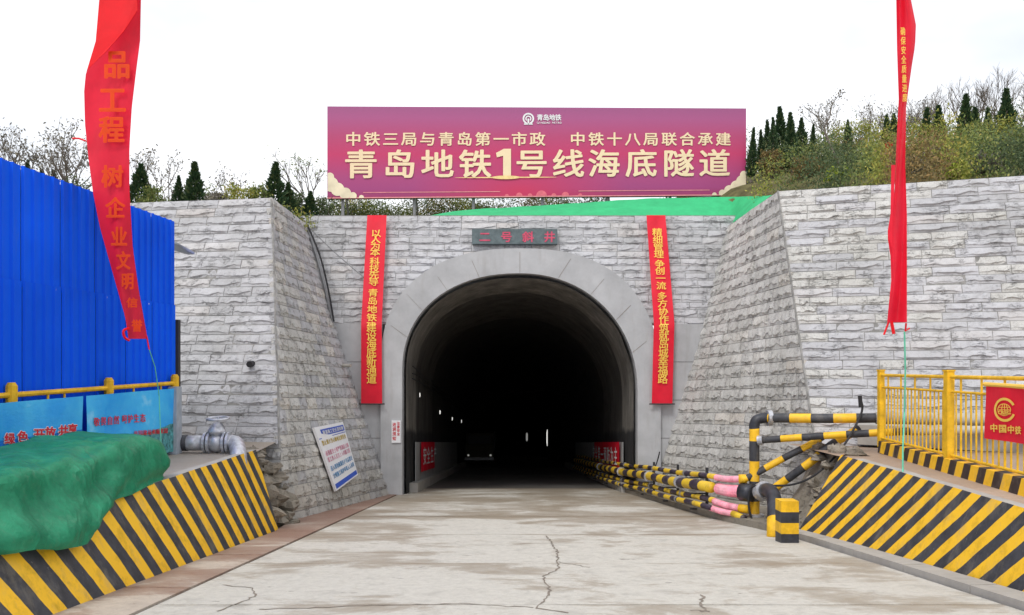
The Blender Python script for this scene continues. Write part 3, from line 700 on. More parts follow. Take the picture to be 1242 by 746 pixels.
# ------------------------------------------------------------ billboard
bb = root('billboard', 'wide magenta billboard with cream characters on posts above the tunnel portal', 'billboard')
A, B, C_, D_ = P(397, 241, 28.6), P(905, 237, 29.7), P(905, 131.5, 29.7), P(397, 129, 28.6)
bx = (B - A).normalized(); bn = Vector((bx.y, -bx.x, 0)).normalized(); W_ = 508.0; H_ = 110.0
def bmap(x, y, off=.0):     # x 0..508 (photo px), y 0..110 down
    u, v = x / W_, y / H_
    return D_.lerp(C_, u).lerp(A.lerp(B, u), v) + bn * off
m = MB(); m.sheet([[A, B], [D_, C_]], [[(0, 0), (1, 0)], [(0, 1), (1, 1)]]); m.build('printed_sheet', MAT['board'], bb)
m = MB(); bk = -bn * .18
m.add([A, B, C_, D_, A + bk, B + bk, C_ + bk, D_ + bk], [(4, 7, 6, 5), (0, 4, 5, 1), (1, 5, 6, 2), (2, 6, 7, 3), (3, 7, 4, 0)]); m.build('frame', MAT['steel'], bb)
for px in (414, 499, 570, 654, 735, 812, 888):
    q = bmap(px - 397, 109, -.25); m = MB(); m.tube([q + Vector((0, 0, 1.2)), Vector((q.x, q.y, 6.2))], .06, 8); m.build('post', MAT['steel'], bb)
    q2 = bmap(px - 397, 60, -.25); m = MB(); m.tube([q2, Vector((q2.x, q2.y + 1.6, 6.2))], .035, 6); m.build('brace', MAT['steel'], bb)
E1 = '中铁三局与青岛第一市政'
fb = lambda off: (lambda a, b: bmap(a, -b, off))
it = [(c_, 427.5 + i * 21.95 - 397, 39.0, 19.5, 17.5) for i, c_ in enumerate(E1)] + [(c_, 696 + i * 22.5 - 397, 39.0, 19.5, 17.5) for i, c_ in enumerate('中铁十八局联合承建')]
letters('small_lettering', up(it), fb(.02), MAT['cream'], bb, .022)
it = [(c_, x - 397, 69, 40, 36) for c_, x in zip('青岛地铁', (436.5, 482, 527, 572))] + [(c_, x - 397, 69, 40, 36) for c_, x in zip('号线海底隧道', (640, 684.5, 728, 774, 820, 865))]
letters('large_lettering', up(it), fb(.03), MAT['cream'], bb, .022)
m = MB(); m.add([bmap(x - 397, y - 129, .03) for x, y in ((605.5, 214), (615, 214), (615, 180), (606.5, 180), (597, 185), (598, 190.5), (605.5, 188.5))], [tuple(range(7))]); m.build('numeral', MAT['cream'], bb)
letters('brand_lettering', up([(c_, 650 + i * 7.4 - 397, 12.5, 7.6, 8) for i, c_ in enumerate('青岛地铁')] + [(c_, 647.5 + i * 2.3 - 397, 19, 2, 3.2) for i, c_ in enumerate('QINGDAO METRO')]), fb(.02), MAT['white'], bb, .03)
def arc(cx_, cy_, r0, r1, a0, a1, n_=24):
    o_, i_ = [], []
    for k in range(n_ + 1):
        t_ = R(a0 + (a1 - a0) * k / n_); o_.append((cx_ + math.cos(t_) * r1, cy_ - math.sin(t_) * r1)); i_.append((cx_ + math.cos(t_) * r0, cy_ - math.sin(t_) * r0))
    return o_, i_
m = MB()
for r0, r1, a0, a1 in ((5.0, 7.0, -70, 250), (2.2, 3.7, -50, 230)):
    o_, i_ = arc(636 - 397, 14, r0, r1, a0, a1); m.sheet([[bmap(x, y, .02) for x, y in o_], [bmap(x, y, .02) for x, y in i_]])
m.sheet([[bmap(238, 14, .02), bmap(240, 14, .02)], [bmap(238, 21.2, .02), bmap(240, 21.2, .02)]]); m.sheet([[bmap(234.5, 19.4, .02), bmap(243.5, 19.4, .02)], [bmap(233.5, 21.4, .02), bmap(244.5, 21.4, .02)]])
m.build('emblem', MAT['white'], bb)
# printed clouds, lines and glint
m = MB()
for side in (0, 1):
    X_ = (lambda x: x) if side == 0 else (lambda x: 508 - x)
    for (cx_, cy_, r_) in ((4, 93, 9), (12, 99, 8), (21, 104, 7), (30, 107, 4.5), (3, 84, 5), (40, 109, 3)):
        pts = []
        for k in range(18):
            t_ = 2 * math.pi * k / 18; pts.append((min(507.5, max(.5, X_(cx_) + math.cos(t_) * r_)), min(109.6, cy_ + math.sin(t_) * r_)))
        m.add([bmap(x, y, .012 + r_ * .0005) for x, y in pts], [tuple(range(18))])
m.build('cloud_print', simple('cloud_print', (.86, .76, .55), .6, var=.15, nscale=1.2), bb)
m = MB()
for x0, x1, y in ((42, 205, 102.6), (300, 462, 102.6)): m.sheet([[bmap(x0, y, .012), bmap(x1, y, .012)], [bmap(x0, y + .9, .012), bmap(x1, y + .9, .012)]])
for x0, x1 in ((0, 508),): m.sheet([[bmap(x0, 108.6, .012), bmap(x1, 108.6, .012)], [bmap(x0, 109.9, .012), bmap(x1, 109.9, .012)]])
m.build('line_print', simple('pink_line_print', (.80, .30, .32), .6), bb)
m = MB()
for cx_, r_ in ((228, 4), (255, 6.5), (284, 4.5), (213, 2.5), (302, 2.5), (241, 3), (270, 3)):
    o_, i_ = arc(cx_, 108.5, 0, r_, 0, 180, 10); m.add([bmap(x, y, .014) for x, y in o_], [tuple(range(11))])
m.build('skyline_print', simple('skyline_print', (.78, .16, .22), .6), bb)
m = MB()
for (a_, b_) in ((62, .7), (17, 2.2)):
    pts = [(212 + math.cos(2 * math.pi * k / 24) * a_, 86 + math.sin(2 * math.pi * k / 24) * b_) for k in range(24)]; m.add([bmap(x, y, .036 + b_ * .002) for x, y in pts], [tuple(range(24))])
m.build('glint_print', simple('glint_print', (.95, .66, .30), .6), bb)

# ------------------------------------------------------------ hillside
def hill_z(x, y):
    zl, zr = EYE + 4.29, EYE + 4.45
    base = zl if x < -6.5 else (zr if x > 7.45 else EYE + 5.0)
    s_ = interp([(-30, .05), (-6, .06), (4, .10), (9, .26), (40, .30)], x)
    y0 = 21 if x < -6.5 else (20 + (-.318 * (x - 6.67) if x > 6.67 else 0) if x > 7.45 else 27.5)
    d = max(0, min(y, 36) - y0); far = max(0, y - 36) * .06
    edge = .75 * max(0, 1 - max(0, y - y0) / 2.5) if abs(x) > 6.6 else .1
    edge += 1.5 * max(0, 1 - abs(x - 7.6) / 1.9) * max(0, min(1, (30 - y) / 2)) if x > 7.45 else 0
    return base - edge + s_ * d + far + .12 * noise.noise(Vector((x * .3, y * .3, 0))) * min(1, d)
hill = MB()
def cells(x0, x1, y0f, y1, nx, ny):
    hill.sheet([[(x0 + (x1 - x0) * i / nx, y0f(x0 + (x1 - x0) * i / nx) + (y1 - y0f(x0 + (x1 - x0) * i / nx)) * (j / ny) ** 1.6, 0) for i in range(nx + 1)] for j in range(ny + 1)])
cells(-60, -7.1, lambda x: 20.4 + .157 * max(0, -6 - max(x, -22)), 120, 24, 20)
cells(-7.1, 7.4, lambda x: 27.4, 120, 12, 16)
cells(7.5, 70, lambda x: (20.6 if x > 8.2 else 27.4 - (x - 7.5) * 9.7) - .318 * (min(x, 21) - 6.67), 120, 26, 20)
hill.v = [(x, y, hill_z(x - 1e-4 if abs(x + 7.1) < .01 else x, y)) for x, y, z in hill.v]
struct(hill.build('hillside', MAT['grassy'], smooth=True))
# bright green netting laid over the bank behind the portal
nt_o = MB(); rows = []
top_ = [(520, 262), (545, 257), (570, 254), (600, 252.5), (660, 249), (720, 245), (780, 241), (840, 239.5), (900, 238.5), (937, 237.5)]
bot_ = [(520, 263), (560, 263), (640, 263.5), (720, 264), (800, 264.5), (850, 266), (880, 272), (884, 277), (905, 262), (937, 238.5)]
for k in range(7):
    v = k / 6; row = []
    for i in range(61):
        x = 520 + (937 - 520) * i / 60; yt, yb_ = interp(top_, x), interp(bot_, x)
        if x > 885: yb_ = interp([(885, 274), (937, 236)], x)
        d = 28.9 - v * 1.75 + (-(x - 885) / 52 * 4.0 if x > 885 else 0) * 1.0
        y = yt + (yb_ - yt) * v; q = P(x, y, d)
        row.append(q + Vector((0, 0, .045 * noise.noise(Vector((x * .05 + v * 2, v * 3, 1))) * math.sin(math.pi * min(1, v + .15)))))
    rows.append(row)
nt_o.sheet(rows); tag(nt_o.build('green_netting', MAT['net'], smooth=True), 'bright green netting draped over the bank above the tunnel portal', 'netting')

# ------------------------------------------------------------ vegetation
def leaf_quads(m, c, n_, spread, size, r_, up_=0.0):
    for _ in range(n_):
        p = Vector(c) + Vector((r_.gauss(0, spread), r_.gauss(0, spread), r_.gauss(0, spread * .8)))
        a = Vector((r_.uniform(-1, 1), r_.uniform(-1, 1), r_.uniform(-1, 1) + up_)).normalized(); b = a.cross(Vector((r_.uniform(-1, 1), r_.uniform(-1, 1), r_.uniform(-1, 1)))).normalized()
        s_ = size * r_.uniform(.6, 1.4); m.add([p - a * s_, p + b * s_ * .45, p + a * s_, p - b * s_ * .45], [(0, 1, 2, 3)])
def branch(m, p, d, L, r0, depth, r_, tips, spread=.55, wig=.12):
    pts = [p]; q = p; n_ = 4
    for k in range(n_):
        d = (d + Vector((r_.uniform(-wig, wig), r_.uniform(-wig, wig), r_.uniform(-wig * .5, wig)))).normalized(); q = q + d * L / n_; pts.append(q)
    m.tube(pts, r0, 4 if depth < 2 else 5, False, rfun=lambda i, LL: r0 * (1 - .5 * i / n_))
    if depth == 0: tips.append((q, d)); return
    tips.append((q, d))
    for k in range(r_.choice((2, 3, 3) if depth < 4 else (3, 4))):
        nd = (d + Vector((r_.uniform(-spread, spread) * 1.3, r_.uniform(-spread, spread) * 1.3, r_.uniform(-.15, spread)))).normalized()
        branch(m, pts[r_.choice((2, 3, 4))], nd, L * r_.uniform(.55, .8), r0 * .62, depth - 1, r_, tips, spread, wig)
def conifer_mesh(seed, w_=.5):
    r_ = random.Random(seed); m = MB(); lean = r_.uniform(-.06, .06)
    for k in range(2600):
        h = r_.random() ** 1.25; rad = w_ * 1.25 * min(1, (1 - h) * 1.05) * min(1, .45 + h * 3) * (.65 + .5 * noise.noise(Vector((h * 7, seed, math.floor(r_.random() * 6))))) * math.sqrt(r_.uniform(.2, 1)); a = r_.uniform(0, 2 * math.pi)
        p = Vector((rad * math.cos(a) + lean * h, rad * math.sin(a), .12 + h * .88)); o_ = Vector((math.cos(a), math.sin(a), r_.uniform(.5, 1.8))).normalized(); b = o_.cross(Vector((r_.uniform(-1, 1), r_.uniform(-1, 1), .3))).normalized()
        s_ = r_.uniform(.014, .036); m.add([p - o_ * s_ * .5, p + b * s_ * .5, p + o_ * s_ * 1.3, p - b * s_ * .5], [(0, 1, 2, 3)])
    t_ = MB(); t_.tube([(0, 0, 0), (0, 0, .5), (lean, 0, .9)], .02, 6, rfun=lambda i, L: (.022, .014, .004)[i])
    return m.mesh('crown', MAT['conifer']), t_.mesh('trunk', MAT['bark'])
CON = [conifer_mesh(s, w_) for s, w_ in ((1, .20), (2, .16), (3, .26), (4, .18), (5, .22))]
def conifer(px, ytop, ybase, d, var, lab, wscale=1.0, group='conifers on the hillside'):
    x = (px - CX) / F * d; z0 = min(hill_z(x, d), EYE + (HY - ybase) / F * d) - .1; z1 = EYE + (HY - ytop) / F * d; h = z1 - z0
    r_ = root('conifer_tree', lab, 'tree', group, (x, d, z0))
    for nm, me, in zip(('crown', 'trunk'), CON[var]):
        o = link(bpy.data.objects.new(nm, me), r_); o.scale = (h * wscale, h * wscale, h); o.rotation_euler = (0, 0, px)
rc = [(911, 156, 33, 1, .9), (924, 158, 34, 3, .9), (931, 147, 35, 0, .9), (938, 143, 33, 4, .8), (949, 131, 34, 0, 1.15), (961, 137, 33, 3, 1.1), (972, 144, 35, 4, 1.1), (985, 153, 33, 1, 1), (1029, 146, 34, 2, .8), (1075, 140, 35, 4, 1), (1086, 138, 36, 2, 1),
      (1122, 131, 33, 0, 1.1), (1137, 129, 34, 4, 1.2), (1170, 117, 33, 0, 1.15), (1185, 132, 34, 1, 1.2), (1198, 131, 35, 3, 1), (1222, 109, 32, 4, 1.15), (1256, 120, 33, 2, 1)]
num = ['first', 'second', 'third', 'fourth', 'fifth', 'sixth', 'seventh', 'eighth', 'ninth', 'tenth', 'eleventh', 'twelfth', 'thirteenth', 'fourteenth', 'fifteenth', 'sixteenth', 'seventeenth', 'eighteenth', 'nineteenth', 'twentieth', 'twenty-first', 'twenty-second', 'twenty-third']
for i, (px, yt, d, v_, ws) in enumerate(rc):
    conifer(px, yt, 205, d - 3.5, v_, 'dark pointed conifer on the right hillside, %s from the billboard' % num[i], ws, 'conifers on the right hillside')
lc = [(31, 196, 27, 1, 'slim conifer tip left of the red flag, leftmost above the blue shed', .9), (48, 205, 26, 3, 'conifer tip above the blue shed, second from the left', 1), (66, 207, 27, 4, 'conifer tip above the blue shed close to the red flag', 1.1), (167, 199, 25, 2, 'broad olive conifer right beside the red flag', 1.5), (216, 214, 25.5, 2, 'low yellowish conifer left of the tall pair behind the left wall', 1), (227, 219, 26, 4, 'small dark conifer between the yellowish and the tall one', 1.1), (238, 196, 25, 0, 'tall dark conifer behind the left end of the left wall', 1.4), (331, 196, 25.5, 0, 'tall pointed conifer right at the corner of the left wall', 1.5), (352, 222, 26, 2, 'short dark conifer just right of the wall corner', 1.4), (375, 232, 27.6, 2, 'low dark conifer left of the billboard', 1.5)]
for px, yt, d, v_, lab, ws in lc: conifer(px, yt, 250, d, v_, lab, ws, 'conifers behind the left wall')
def bare_tree(px, ytop, d, seed, lab, leaves=0, lsz=.05, mat='leaf_grey', lean=0, depth=4, group='bare trees on the hillside', spread=.5, zb=None):
    x = (px - CX) / F * d; z0 = hill_z(x, d) - .1; h = EYE + (HY - ytop) / F * d - z0; r_ = random.Random(seed)
    m = MB(); tips = []; branch(m, Vector((0, 0, 0)), Vector((lean, 0, 1)), h * .42, max(.03, h * .015), depth, r_, tips, spread)
    zmax = max(v[2] for v in m.v); k = h / zmax
    rt = root('bare_tree', lab, 'tree', group, (x, d, z0)); o = m.build('trunk', MAT['bark'], rt); o.scale = (k, k, k)
    if leaves:
        l_ = MB()
        for q, d_ in tips: leaf_quads(l_, q * k, leaves, .10, lsz, r_)
        l_.build('crown', MAT[mat], rt)
for i, (px, yt, d, lean, lv) in enumerate([(1003, 120, 38, .1, 1), (1052, 118, 38, 0, 1), (1068, 122, 40, .1, 1), (1128, 100, 37, .1, 0), (1150, 108, 39, -.1, 0), (1162, 96, 36, .1, 0), (1190, 88, 37, -.15, 0), (1208, 86, 36, .05, 0), (1236, 92, 35, .1, 0), (1108, 118, 39, 0, 1), (1096, 128, 36, .1, 0), (1250, 84, 37, -.1, 0), (1040, 126, 38, .1, 0), (1178, 100, 38, .1, 0), (1199, 104, 39, -.1, 0), (1228, 98, 38, .1, 0), (1118, 112, 38, -.1, 0), (1082, 124, 39, .1, 1)]):
    bare_tree(px, yt, d, 40 + i, 'leafless grey tree on the right hillside, %s from the left' % num[[0, 1][i] if 0 else sorted([1003, 1052, 1068, 1128, 1150, 1162, 1190, 1208, 1236, 1108, 1096, 1250, 1040, 1178, 1199, 1228, 1118, 1082]).index(px)], lv, .05, lean=lean, depth=5, group='bare trees on the right hillside')
for i, (px, yt, d, lv, lab) in enumerate([(14, 140, 24, 5, 'sparse leafy tree above the blue shed at the far left'), (34, 150, 25, 5, 'sparse small leaved tree above the blue shed, second from the left'), (58, 165, 25, 3, 'thin sparse tree above the blue shed, third from the left'), (86, 148, 24, 4, 'twiggy tree just left of the red flag'), (98, 165, 25, 4, 'twiggy tree half behind the red flag'), (186, 172, 26, 3, 'sparse twiggy tree right of the red flag'), (206, 178, 27, 3, 'thin pale tree between the red flag and the tall dark conifer'), (283, 205, 27, 2, 'low bare tree in the middle behind the left wall'), (380, 184, 29, 2, 'thin lone sapling left of the billboard'), (258, 222, 27, 3, 'small twiggy tree right of the tall dark conifer')]):
    bare_tree(px, yt, d, 90 + i, lab, lv, .045, 'leaf_grey' if i < 8 else 'leaf_olive', depth=4, group='sparse trees behind the left wall', spread=.6)
# the leaning thin tree at the right hill's edge
lt = root('leaning_tree', 'thin tree leaning left above the right wall with a wind bent leafy tip', 'tree', None, P(1031, 226, 24.5)); b0 = P(1031, 226, 24.5)
pth = [P(*q) - b0 for q in ((1031, 226, 24.5), (1020, 203, 24.8), (1008, 178, 25), (1000, 156, 25.2), (1006, 143, 25.3), (1009, 128, 25.4), (1016, 117, 25.4))]
m = MB(); m.tube(catmull(pth, 4), .04, 6, rfun=lambda i, L: .045 - .0014 * i); m.tube([pth[3], P(990, 140, 25.2) - b0, P(976, 130, 25.3) - b0], .014, 5)
for q in ((1024, 205, 1030, 190), (1012, 186, 1003, 176), (1003, 162, 1018, 150), (1004, 150, 993, 150)): m.tube([P(q[0], q[1], 24.9) - b0, P(q[2], q[3], 24.9) - b0], .01, 4)
m.build('trunk', MAT['bark'], lt); m = MB(); rq = random.Random(8)
for q in ((1015, 118), (1019, 113), (1010, 124), (1006, 127), (995, 146), (998, 152), (993, 150), (1016, 150), (976, 131)): leaf_quads(m, P(q[0], q[1], 25.3) - b0, 26, .09, .04, rq)
m.build('crown', MAT['leaf_grey'], lt)
def shrub(px, ytop, d, wpx, mat, lab, seed, group):
    x = (px - CX) / F * d; z0 = hill_z(x, d) - .1; h = max(.4, EYE + (HY - ytop + (9 if px > 905 else 0)) / F * d - z0); wd = wpx / F * d / 2; r_ = random.Random(seed)
    rt = root('shrub', lab, 'shrub', group, (x, d, z0)); m = MB()
    for k in range(58):
        a = r_.uniform(0, 6.28); rr = math.sqrt(r_.random()) * .85; hh = r_.random(); c = Vector((math.cos(a) * rr * wd * (1 - .4 * hh), math.sin(a) * rr * wd * .7 * (1 - .4 * hh), h * (.12 + .8 * hh)))
        leaf_quads(m, c, 34, min(wd, h) * .15, .042, r_, .4)
    m.build('crown', MAT[mat], rt); t_ = MB(); tips = []
    for k in range(4): branch(t_, Vector((r_.uniform(-.1, .1), 0, 0)), Vector((r_.uniform(-.6, .6), r_.uniform(-.3, .3), 1)), h * .5, .02, 1, r_, tips)
    t_.build('stems', MAT['bark'], rt)
rs = [(936, 190, 29, 36, 'leaf_rust', 'rust brown'), (965, 180, 30, 60, 'leaf_olive', 'olive'), (1000, 178, 29, 60, 'leaf_olive', 'olive'), (1022, 158, 31, 50, 'leaf_yellow', 'yellow green'), (1050, 155, 31, 55, 'leaf_yellow', 'yellow green'), (1060, 180, 27, 60, 'leaf_olive', 'olive'),
      (1040, 195, 25, 50, 'leaf_dark', 'dark'), (1078, 190, 25, 50, 'leaf_dark', 'dark'), (1115, 160, 29, 60, 'leaf_yellow', 'yellow green'), (1140, 188, 24, 50, 'leaf_grey', 'grey brown'), (1160, 170, 27, 70, 'leaf_olive', 'olive'), (1190, 155, 29, 60, 'leaf_olive', 'olive'), (1215, 150, 28, 70, 'leaf_yellow', 'yellow green'),
      (1225, 185, 22, 70, 'leaf_dark', 'dark'), (1240, 165, 25, 60, 'leaf_olive', 'olive'), (1137, 190, 26, 30, 'leaf_rust', 'orange brown'), (1160, 206, 21, 32, 'leaf_lime', 'bright lime'), (1017, 212, 23.5, 34, 'leaf_lime', 'pale lime'), (1077, 181, 24, 14, 'leaf_red', 'bright red leaved'),
      (1195, 195, 21, 50, 'leaf_grey', 'grey brown'), (980, 200, 26, 50, 'leaf_rust', 'rust brown'), (1100, 200, 23, 50, 'leaf_grey', 'grey')]
xs_sorted = sorted(range(len(rs)), key=lambda i: rs[i][0])
for i, (px, yt, d, wp, mt, cn) in enumerate(rs):
    k = xs_sorted.index(i); shrub(px, yt, d, wp, mt, '%s shrub on the right hillside, %s of the shrubs from the left' % (cn, num[k]), 200 + i, 'shrubs on the right hillside')
ls = [(290, 226, 24, 60, 'leaf_yellow', 'olive yellow shrub in the middle behind the left wall'), (312, 222, 24.5, 40, 'leaf_olive', 'olive shrub left of the pointed conifer at the wall corner'), (262, 233, 24, 40, 'leaf_grey', 'grey brown shrub right of the tall dark conifer'), (185, 228, 24, 50, 'leaf_olive', 'olive shrub right of the red flag above the left wall'), (358, 232, 27.6, 40, 'leaf_dark', 'dark shrub between the wall corner and the billboard'), (390, 238, 27.8, 40, 'leaf_dark', 'dark shrub under the left end of the billboard'), (430, 243, 31, 60, 'leaf_dark', 'dark shrub behind the first billboard posts'), (480, 243, 31.5, 60, 'leaf_olive', 'olive shrub behind the billboard, left of middle'), (535, 243, 31, 70, 'leaf_dark', 'dark shrub behind the billboard where the netting begins'), (590, 242, 31.5, 60, 'leaf_olive', 'olive shrub below the billboard above the netting'), (640, 242, 31.5, 60, 'leaf_rust', 'brown shrub below the middle of the billboard'),
      (455, 238, 33, 60, 'leaf_dark', 'dark tall shrub behind the second billboard post'), (510, 236, 33, 60, 'leaf_dark', 'dark tall shrub behind the middle of the left billboard half'), (412, 238, 30.5, 50, 'leaf_dark', 'dark shrub behind the leftmost billboard post'), (565, 238, 33, 70, 'leaf_olive', 'olive tall shrub behind the billboard left of its middle'), (690, 240, 33, 70, 'leaf_dark', 'dark shrub behind the billboard right of its middle'),
      (20, 215, 23, 60, 'leaf_dark', 'dark shrub above the blue shed at the far left'), (90, 215, 23.5, 60, 'leaf_dark', 'dark shrub above the blue shed beside the red flag')]
for i, (px, yt, d, wp, mt, lab) in enumerate(ls): shrub(px, yt, d, wp, mt, lab, 300 + i, 'shrubs behind the walls')
# undergrowth nobody could count
r_ = random.Random(77); und = {k: MB() for k in ('leaf_olive', 'leaf_dark', 'leaf_rust', 'leaf_yellow')}
for k in range(14000):
    if k % 5 == 0: x = r_.uniform(-17, -6.6); y = r_.uniform(20.9 + .157 * max(0, -6 - x) , 34)
    elif k % 5 == 1: x = r_.uniform(-7.0, 7.5); y = r_.uniform(29.9, 34); 
    else: x = r_.uniform(7.6, 24); y = (20.5 if x > 8.3 else 24.5) - .318 * (min(x, 21) - 6.67) + r_.random() ** 1.9 * 17
    if 7 < x < 9.6 and y < 30.5 and x / y * F + CX < 914: continue
    if k % 7 == 3: x = r_.uniform(-8, 3.5); y = r_.uniform(30.2, 33.5)
    hgt = (1.05 if x > 7 else (1.5 if -8 < x < 4 and y > 30 else .45)) * (.5 + abs(noise.noise(Vector((x * .4, y * .4, 3)))) * 2.2)
    if 7 < x and y < 25.5 and x / y * F + CX < 940: continue
    pick = 1.5 * noise.noise(Vector((x * .35, y * .2, 9))); mt = 'leaf_rust' if pick > .36 else ('leaf_yellow' if pick > .12 else ('leaf_olive' if pick > -.22 else 'leaf_dark'))
    z = hill_z(x, y) + (.25 if x > 7 and r_.random() < .6 else 0); leaf_quads(und[mt], (x, y, z + r_.random() * hgt), 14, .15, .042, r_, .8)
for k, mt in enumerate(und): tag(und[mt].build('undergrowth', MAT[mt]), '%s undergrowth covering the hillside between the shrubs' % {'leaf_olive': 'olive green', 'leaf_dark': 'dark green', 'leaf_rust': 'brown', 'leaf_yellow': 'yellow green'}[mt], 'undergrowth', kind='stuff')

# ------------------------------------------------------------ left side: striped bank, shed, fence, tarpaulin, valve
def bank(name, face, top_w, outx, mat, lab, endf=None):
    r_ = root(name, lab, 'barrier wall'); m = MB(); n_ = 30
    y0, y1 = face[0][0], face[-1][0]; ys_ = [y0 + (y1 - y0) * k / n_ for k in range(n_ + 1)]
    bot = [(interp([(a, b) for a, b, c in face], y), y, RZ(y) - .05) for y in ys_]; top = [(interp([(a, c) for a, b, c in face], y), y, TZ + .035 + .012 * noise.noise(Vector((y, 2, 0)))) for y in ys_]
    tk = outx * .16; bk_ = [(x + tk, y, z) for x, y, z in top]; bb_ = [(x + tk, y, TZ - .3) for x, y, z in top]
    rows_ = [bot, [tuple(Vector(a).lerp(Vector(b), .5)) for a, b in zip(bot, top)], top]; m.sheet(rows_); m.build('painted_face', mat, r_)
    m = MB(); m.sheet([top, bk_, bb_]); m.add([bot[-1], top[-1], bk_[-1], bb_[-1]], [(0, 1, 2, 3)]); m.build('coping', MAT['kerb'], r_); return r_
bank('striped_bank', [(-1, -4.46, -4.80), (8, -4.48, -4.93), (15.55, -4.55, -5.0)], .1, -1, MAT['bankL'], 'left concrete bank with slanting yellow and black stripes beside the ramp')
br = bank('striped_bank', [(-1, 5.55, 5.72), (8.6, 5.50, 5.80), (12, 5.40, 5.95), (14.0, 5.30, 6.02)], .1, 1, MAT['bankR'], 'right concrete bank with slanting yellow and black stripes below the fence')
# sloping end of the right bank, where its painted face ends at a slant
e0, e1, e2 = Vector((5.30, 14.0, RZ(14) - .05)), Vector((6.02, 14.0, TZ + .03)), Vector((5.24, 14.75, RZ(14.7) - .05))
m = MB(); e3 = Vector((6.05, 14.65, TZ + .03)); m.add([e0, e1, e3, e2], [(0, 1, 2), (0, 2, 3)]); m.add([e2, e3, Vector((6.6, 15.3, RZ(15) - .1)), Vector((6.6, 15.3, TZ))], [(0, 1, 3, 2)]); m.build('bank_end', MAT['bankR'], br)
# kerbs at the foot of the banks
kr = MB(); pts = [(y, RXf(y)) for y in [k * .5 for k in range(0, 31)]]
for i in range(0, 30, 3):
    a, b = pts[i], pts[min(i + 3, 30)]; k_ = MB(); z0, z1 = RZ(a[0]), RZ(b[0]); w2 = .24
    k_.add([(a[1] + .03, a[0] + .01, z0 - .05), (a[1] + w2, a[0] + .01, z0 - .05), (b[1] + w2, b[0] - .01, z1 - .05), (b[1] + .03, b[0] - .01, z1 - .05), (a[1] + .03, a[0] + .01, z0 + .09), (a[1] + w2 + .1, a[0] + .01, z0 + .1), (b[1] + w2 + .1, b[0] - .01, z1 + .1), (b[1] + .03, b[0] - .01, z1 + .09)], [(0, 3, 2, 1), (4, 5, 6, 7), (0, 1, 5, 4), (1, 2, 6, 5), (2, 3, 7, 6), (3, 0, 4, 7)])
    k_.build('kerb_stone', MAT['kerb'], road_o)
# low ledge that carries the pipes, beyond the right bank
m = MB(); rows = [[], [], [], []]
for k in range(16):
    y = 15 + k * 2.2; a = RXf(y) + .02; z = RZ(y)
    rows[0].append((a, y, z - .05)); rows[1].append((a, y, z + .13)); rows[2].append((min(a + 2.2, 7), y, z + .15 + (0 if y > 26 else 0)))
m.sheet(rows[:3]); m.build('pipe_ledge', MAT['rubble'], road_o)
# rubble by the foot of the left wall
rb = root('rubble_mound', 'broken brown masonry between the striped bank and the left wall corner', 'rubble'); r_ = random.Random(5)
def rock(c, s_, seed):
    q = random.Random(seed); m = MB(); n_ = 7; vs = []
    for j in range(5):
        for i in range(n_):
            a = 2 * math.pi * i / n_; ph = math.pi * (j + .3) / 4.6; v = Vector((math.cos(a) * math.sin(ph), math.sin(a) * math.sin(ph), math.cos(ph))); v *= 1 + .35 * q.uniform(-1, 1); vs.append(Vector(c) + Vector((v.x * s_[0], v.y * s_[1], v.z * s_[2])))
    fs = [(j * n_ + i, (j + 1) * n_ + i, (j + 1) * n_ + (i + 1) % n_, j * n_ + (i + 1) % n_) for j in range(4) for i in range(n_)] + [tuple(range(n_)), tuple(reversed(range(4 * n_, 5 * n_)))]
    m.add(vs, fs); return m
for k in range(75):
    y = r_.uniform(15.65, 17.3); x = -4.7 - r_.random() ** 1.5 * .8; z = RZ(y) + r_.random() * 1.5; x -= (z - RZ(y)) * .32
    rock((x, y, z), (r_.uniform(.16, .34), r_.uniform(.16, .3), r_.uniform(.09, .2)), k).build('stone', MAT['rubble'], rb)
m = MB(); m.box((-6.2, 16.0, RZ(16) - .2), (-5.45, 17.5, TZ - .25)); m.build('fill', MAT['rubble'], rb)
# ---- blue shed
SH = root('metal_shed', 'bright blue corrugated metal shed on the left terrace', 'shed')
dS = Vector((-.082, -1, 0)).normalized(); S0 = Vector((-6.57, 15.5, 0)); nS = Vector((1, -.082, 0)).normalized()
def sheet_panel(width, z0, z1, off):
    m = MB(); prof_ = []; x = 0; ribs = 4
    for k in range(ribs):
        b = width * k / ribs; w3 = width / ribs; prof_ += [(b, 0), (b + w3 * .72, 0), (b + w3 * .80, .035), (b + w3 * .92, .035)]
    prof_.append((width, 0)); rows_ = []
    for z in (z0, z1): rows_.append([(a, -o_, z) for a, o_ in prof_])
    m.sheet(rows_); return m.mesh('corrugated_panel', MAT['blue'])
PW = .86; lo_m = sheet_panel(PW - .01, .05, 2.93, 0); hi_m = sheet_panel(PW - .01, 2.85, 4.56, 0)
ang = math.atan2(dS.y, dS.x)
for k in range(21):
    for me, off in ((lo_m, .02), (hi_m, 0.0)):
        o = link(bpy.data.objects.new('corrugated_panel', me), SH); p = S0 + dS * (PW * k) + nS * off
        o.matrix_basis = Matrix.Translation(p) @ Matrix(((dS.x, -nS.x, 0), (dS.y, -nS.y, 0), (0, 0, 1))).to_4x4()
E_ = S0 + dS * PW * 21
m = MB(); back = -nS * 3.2
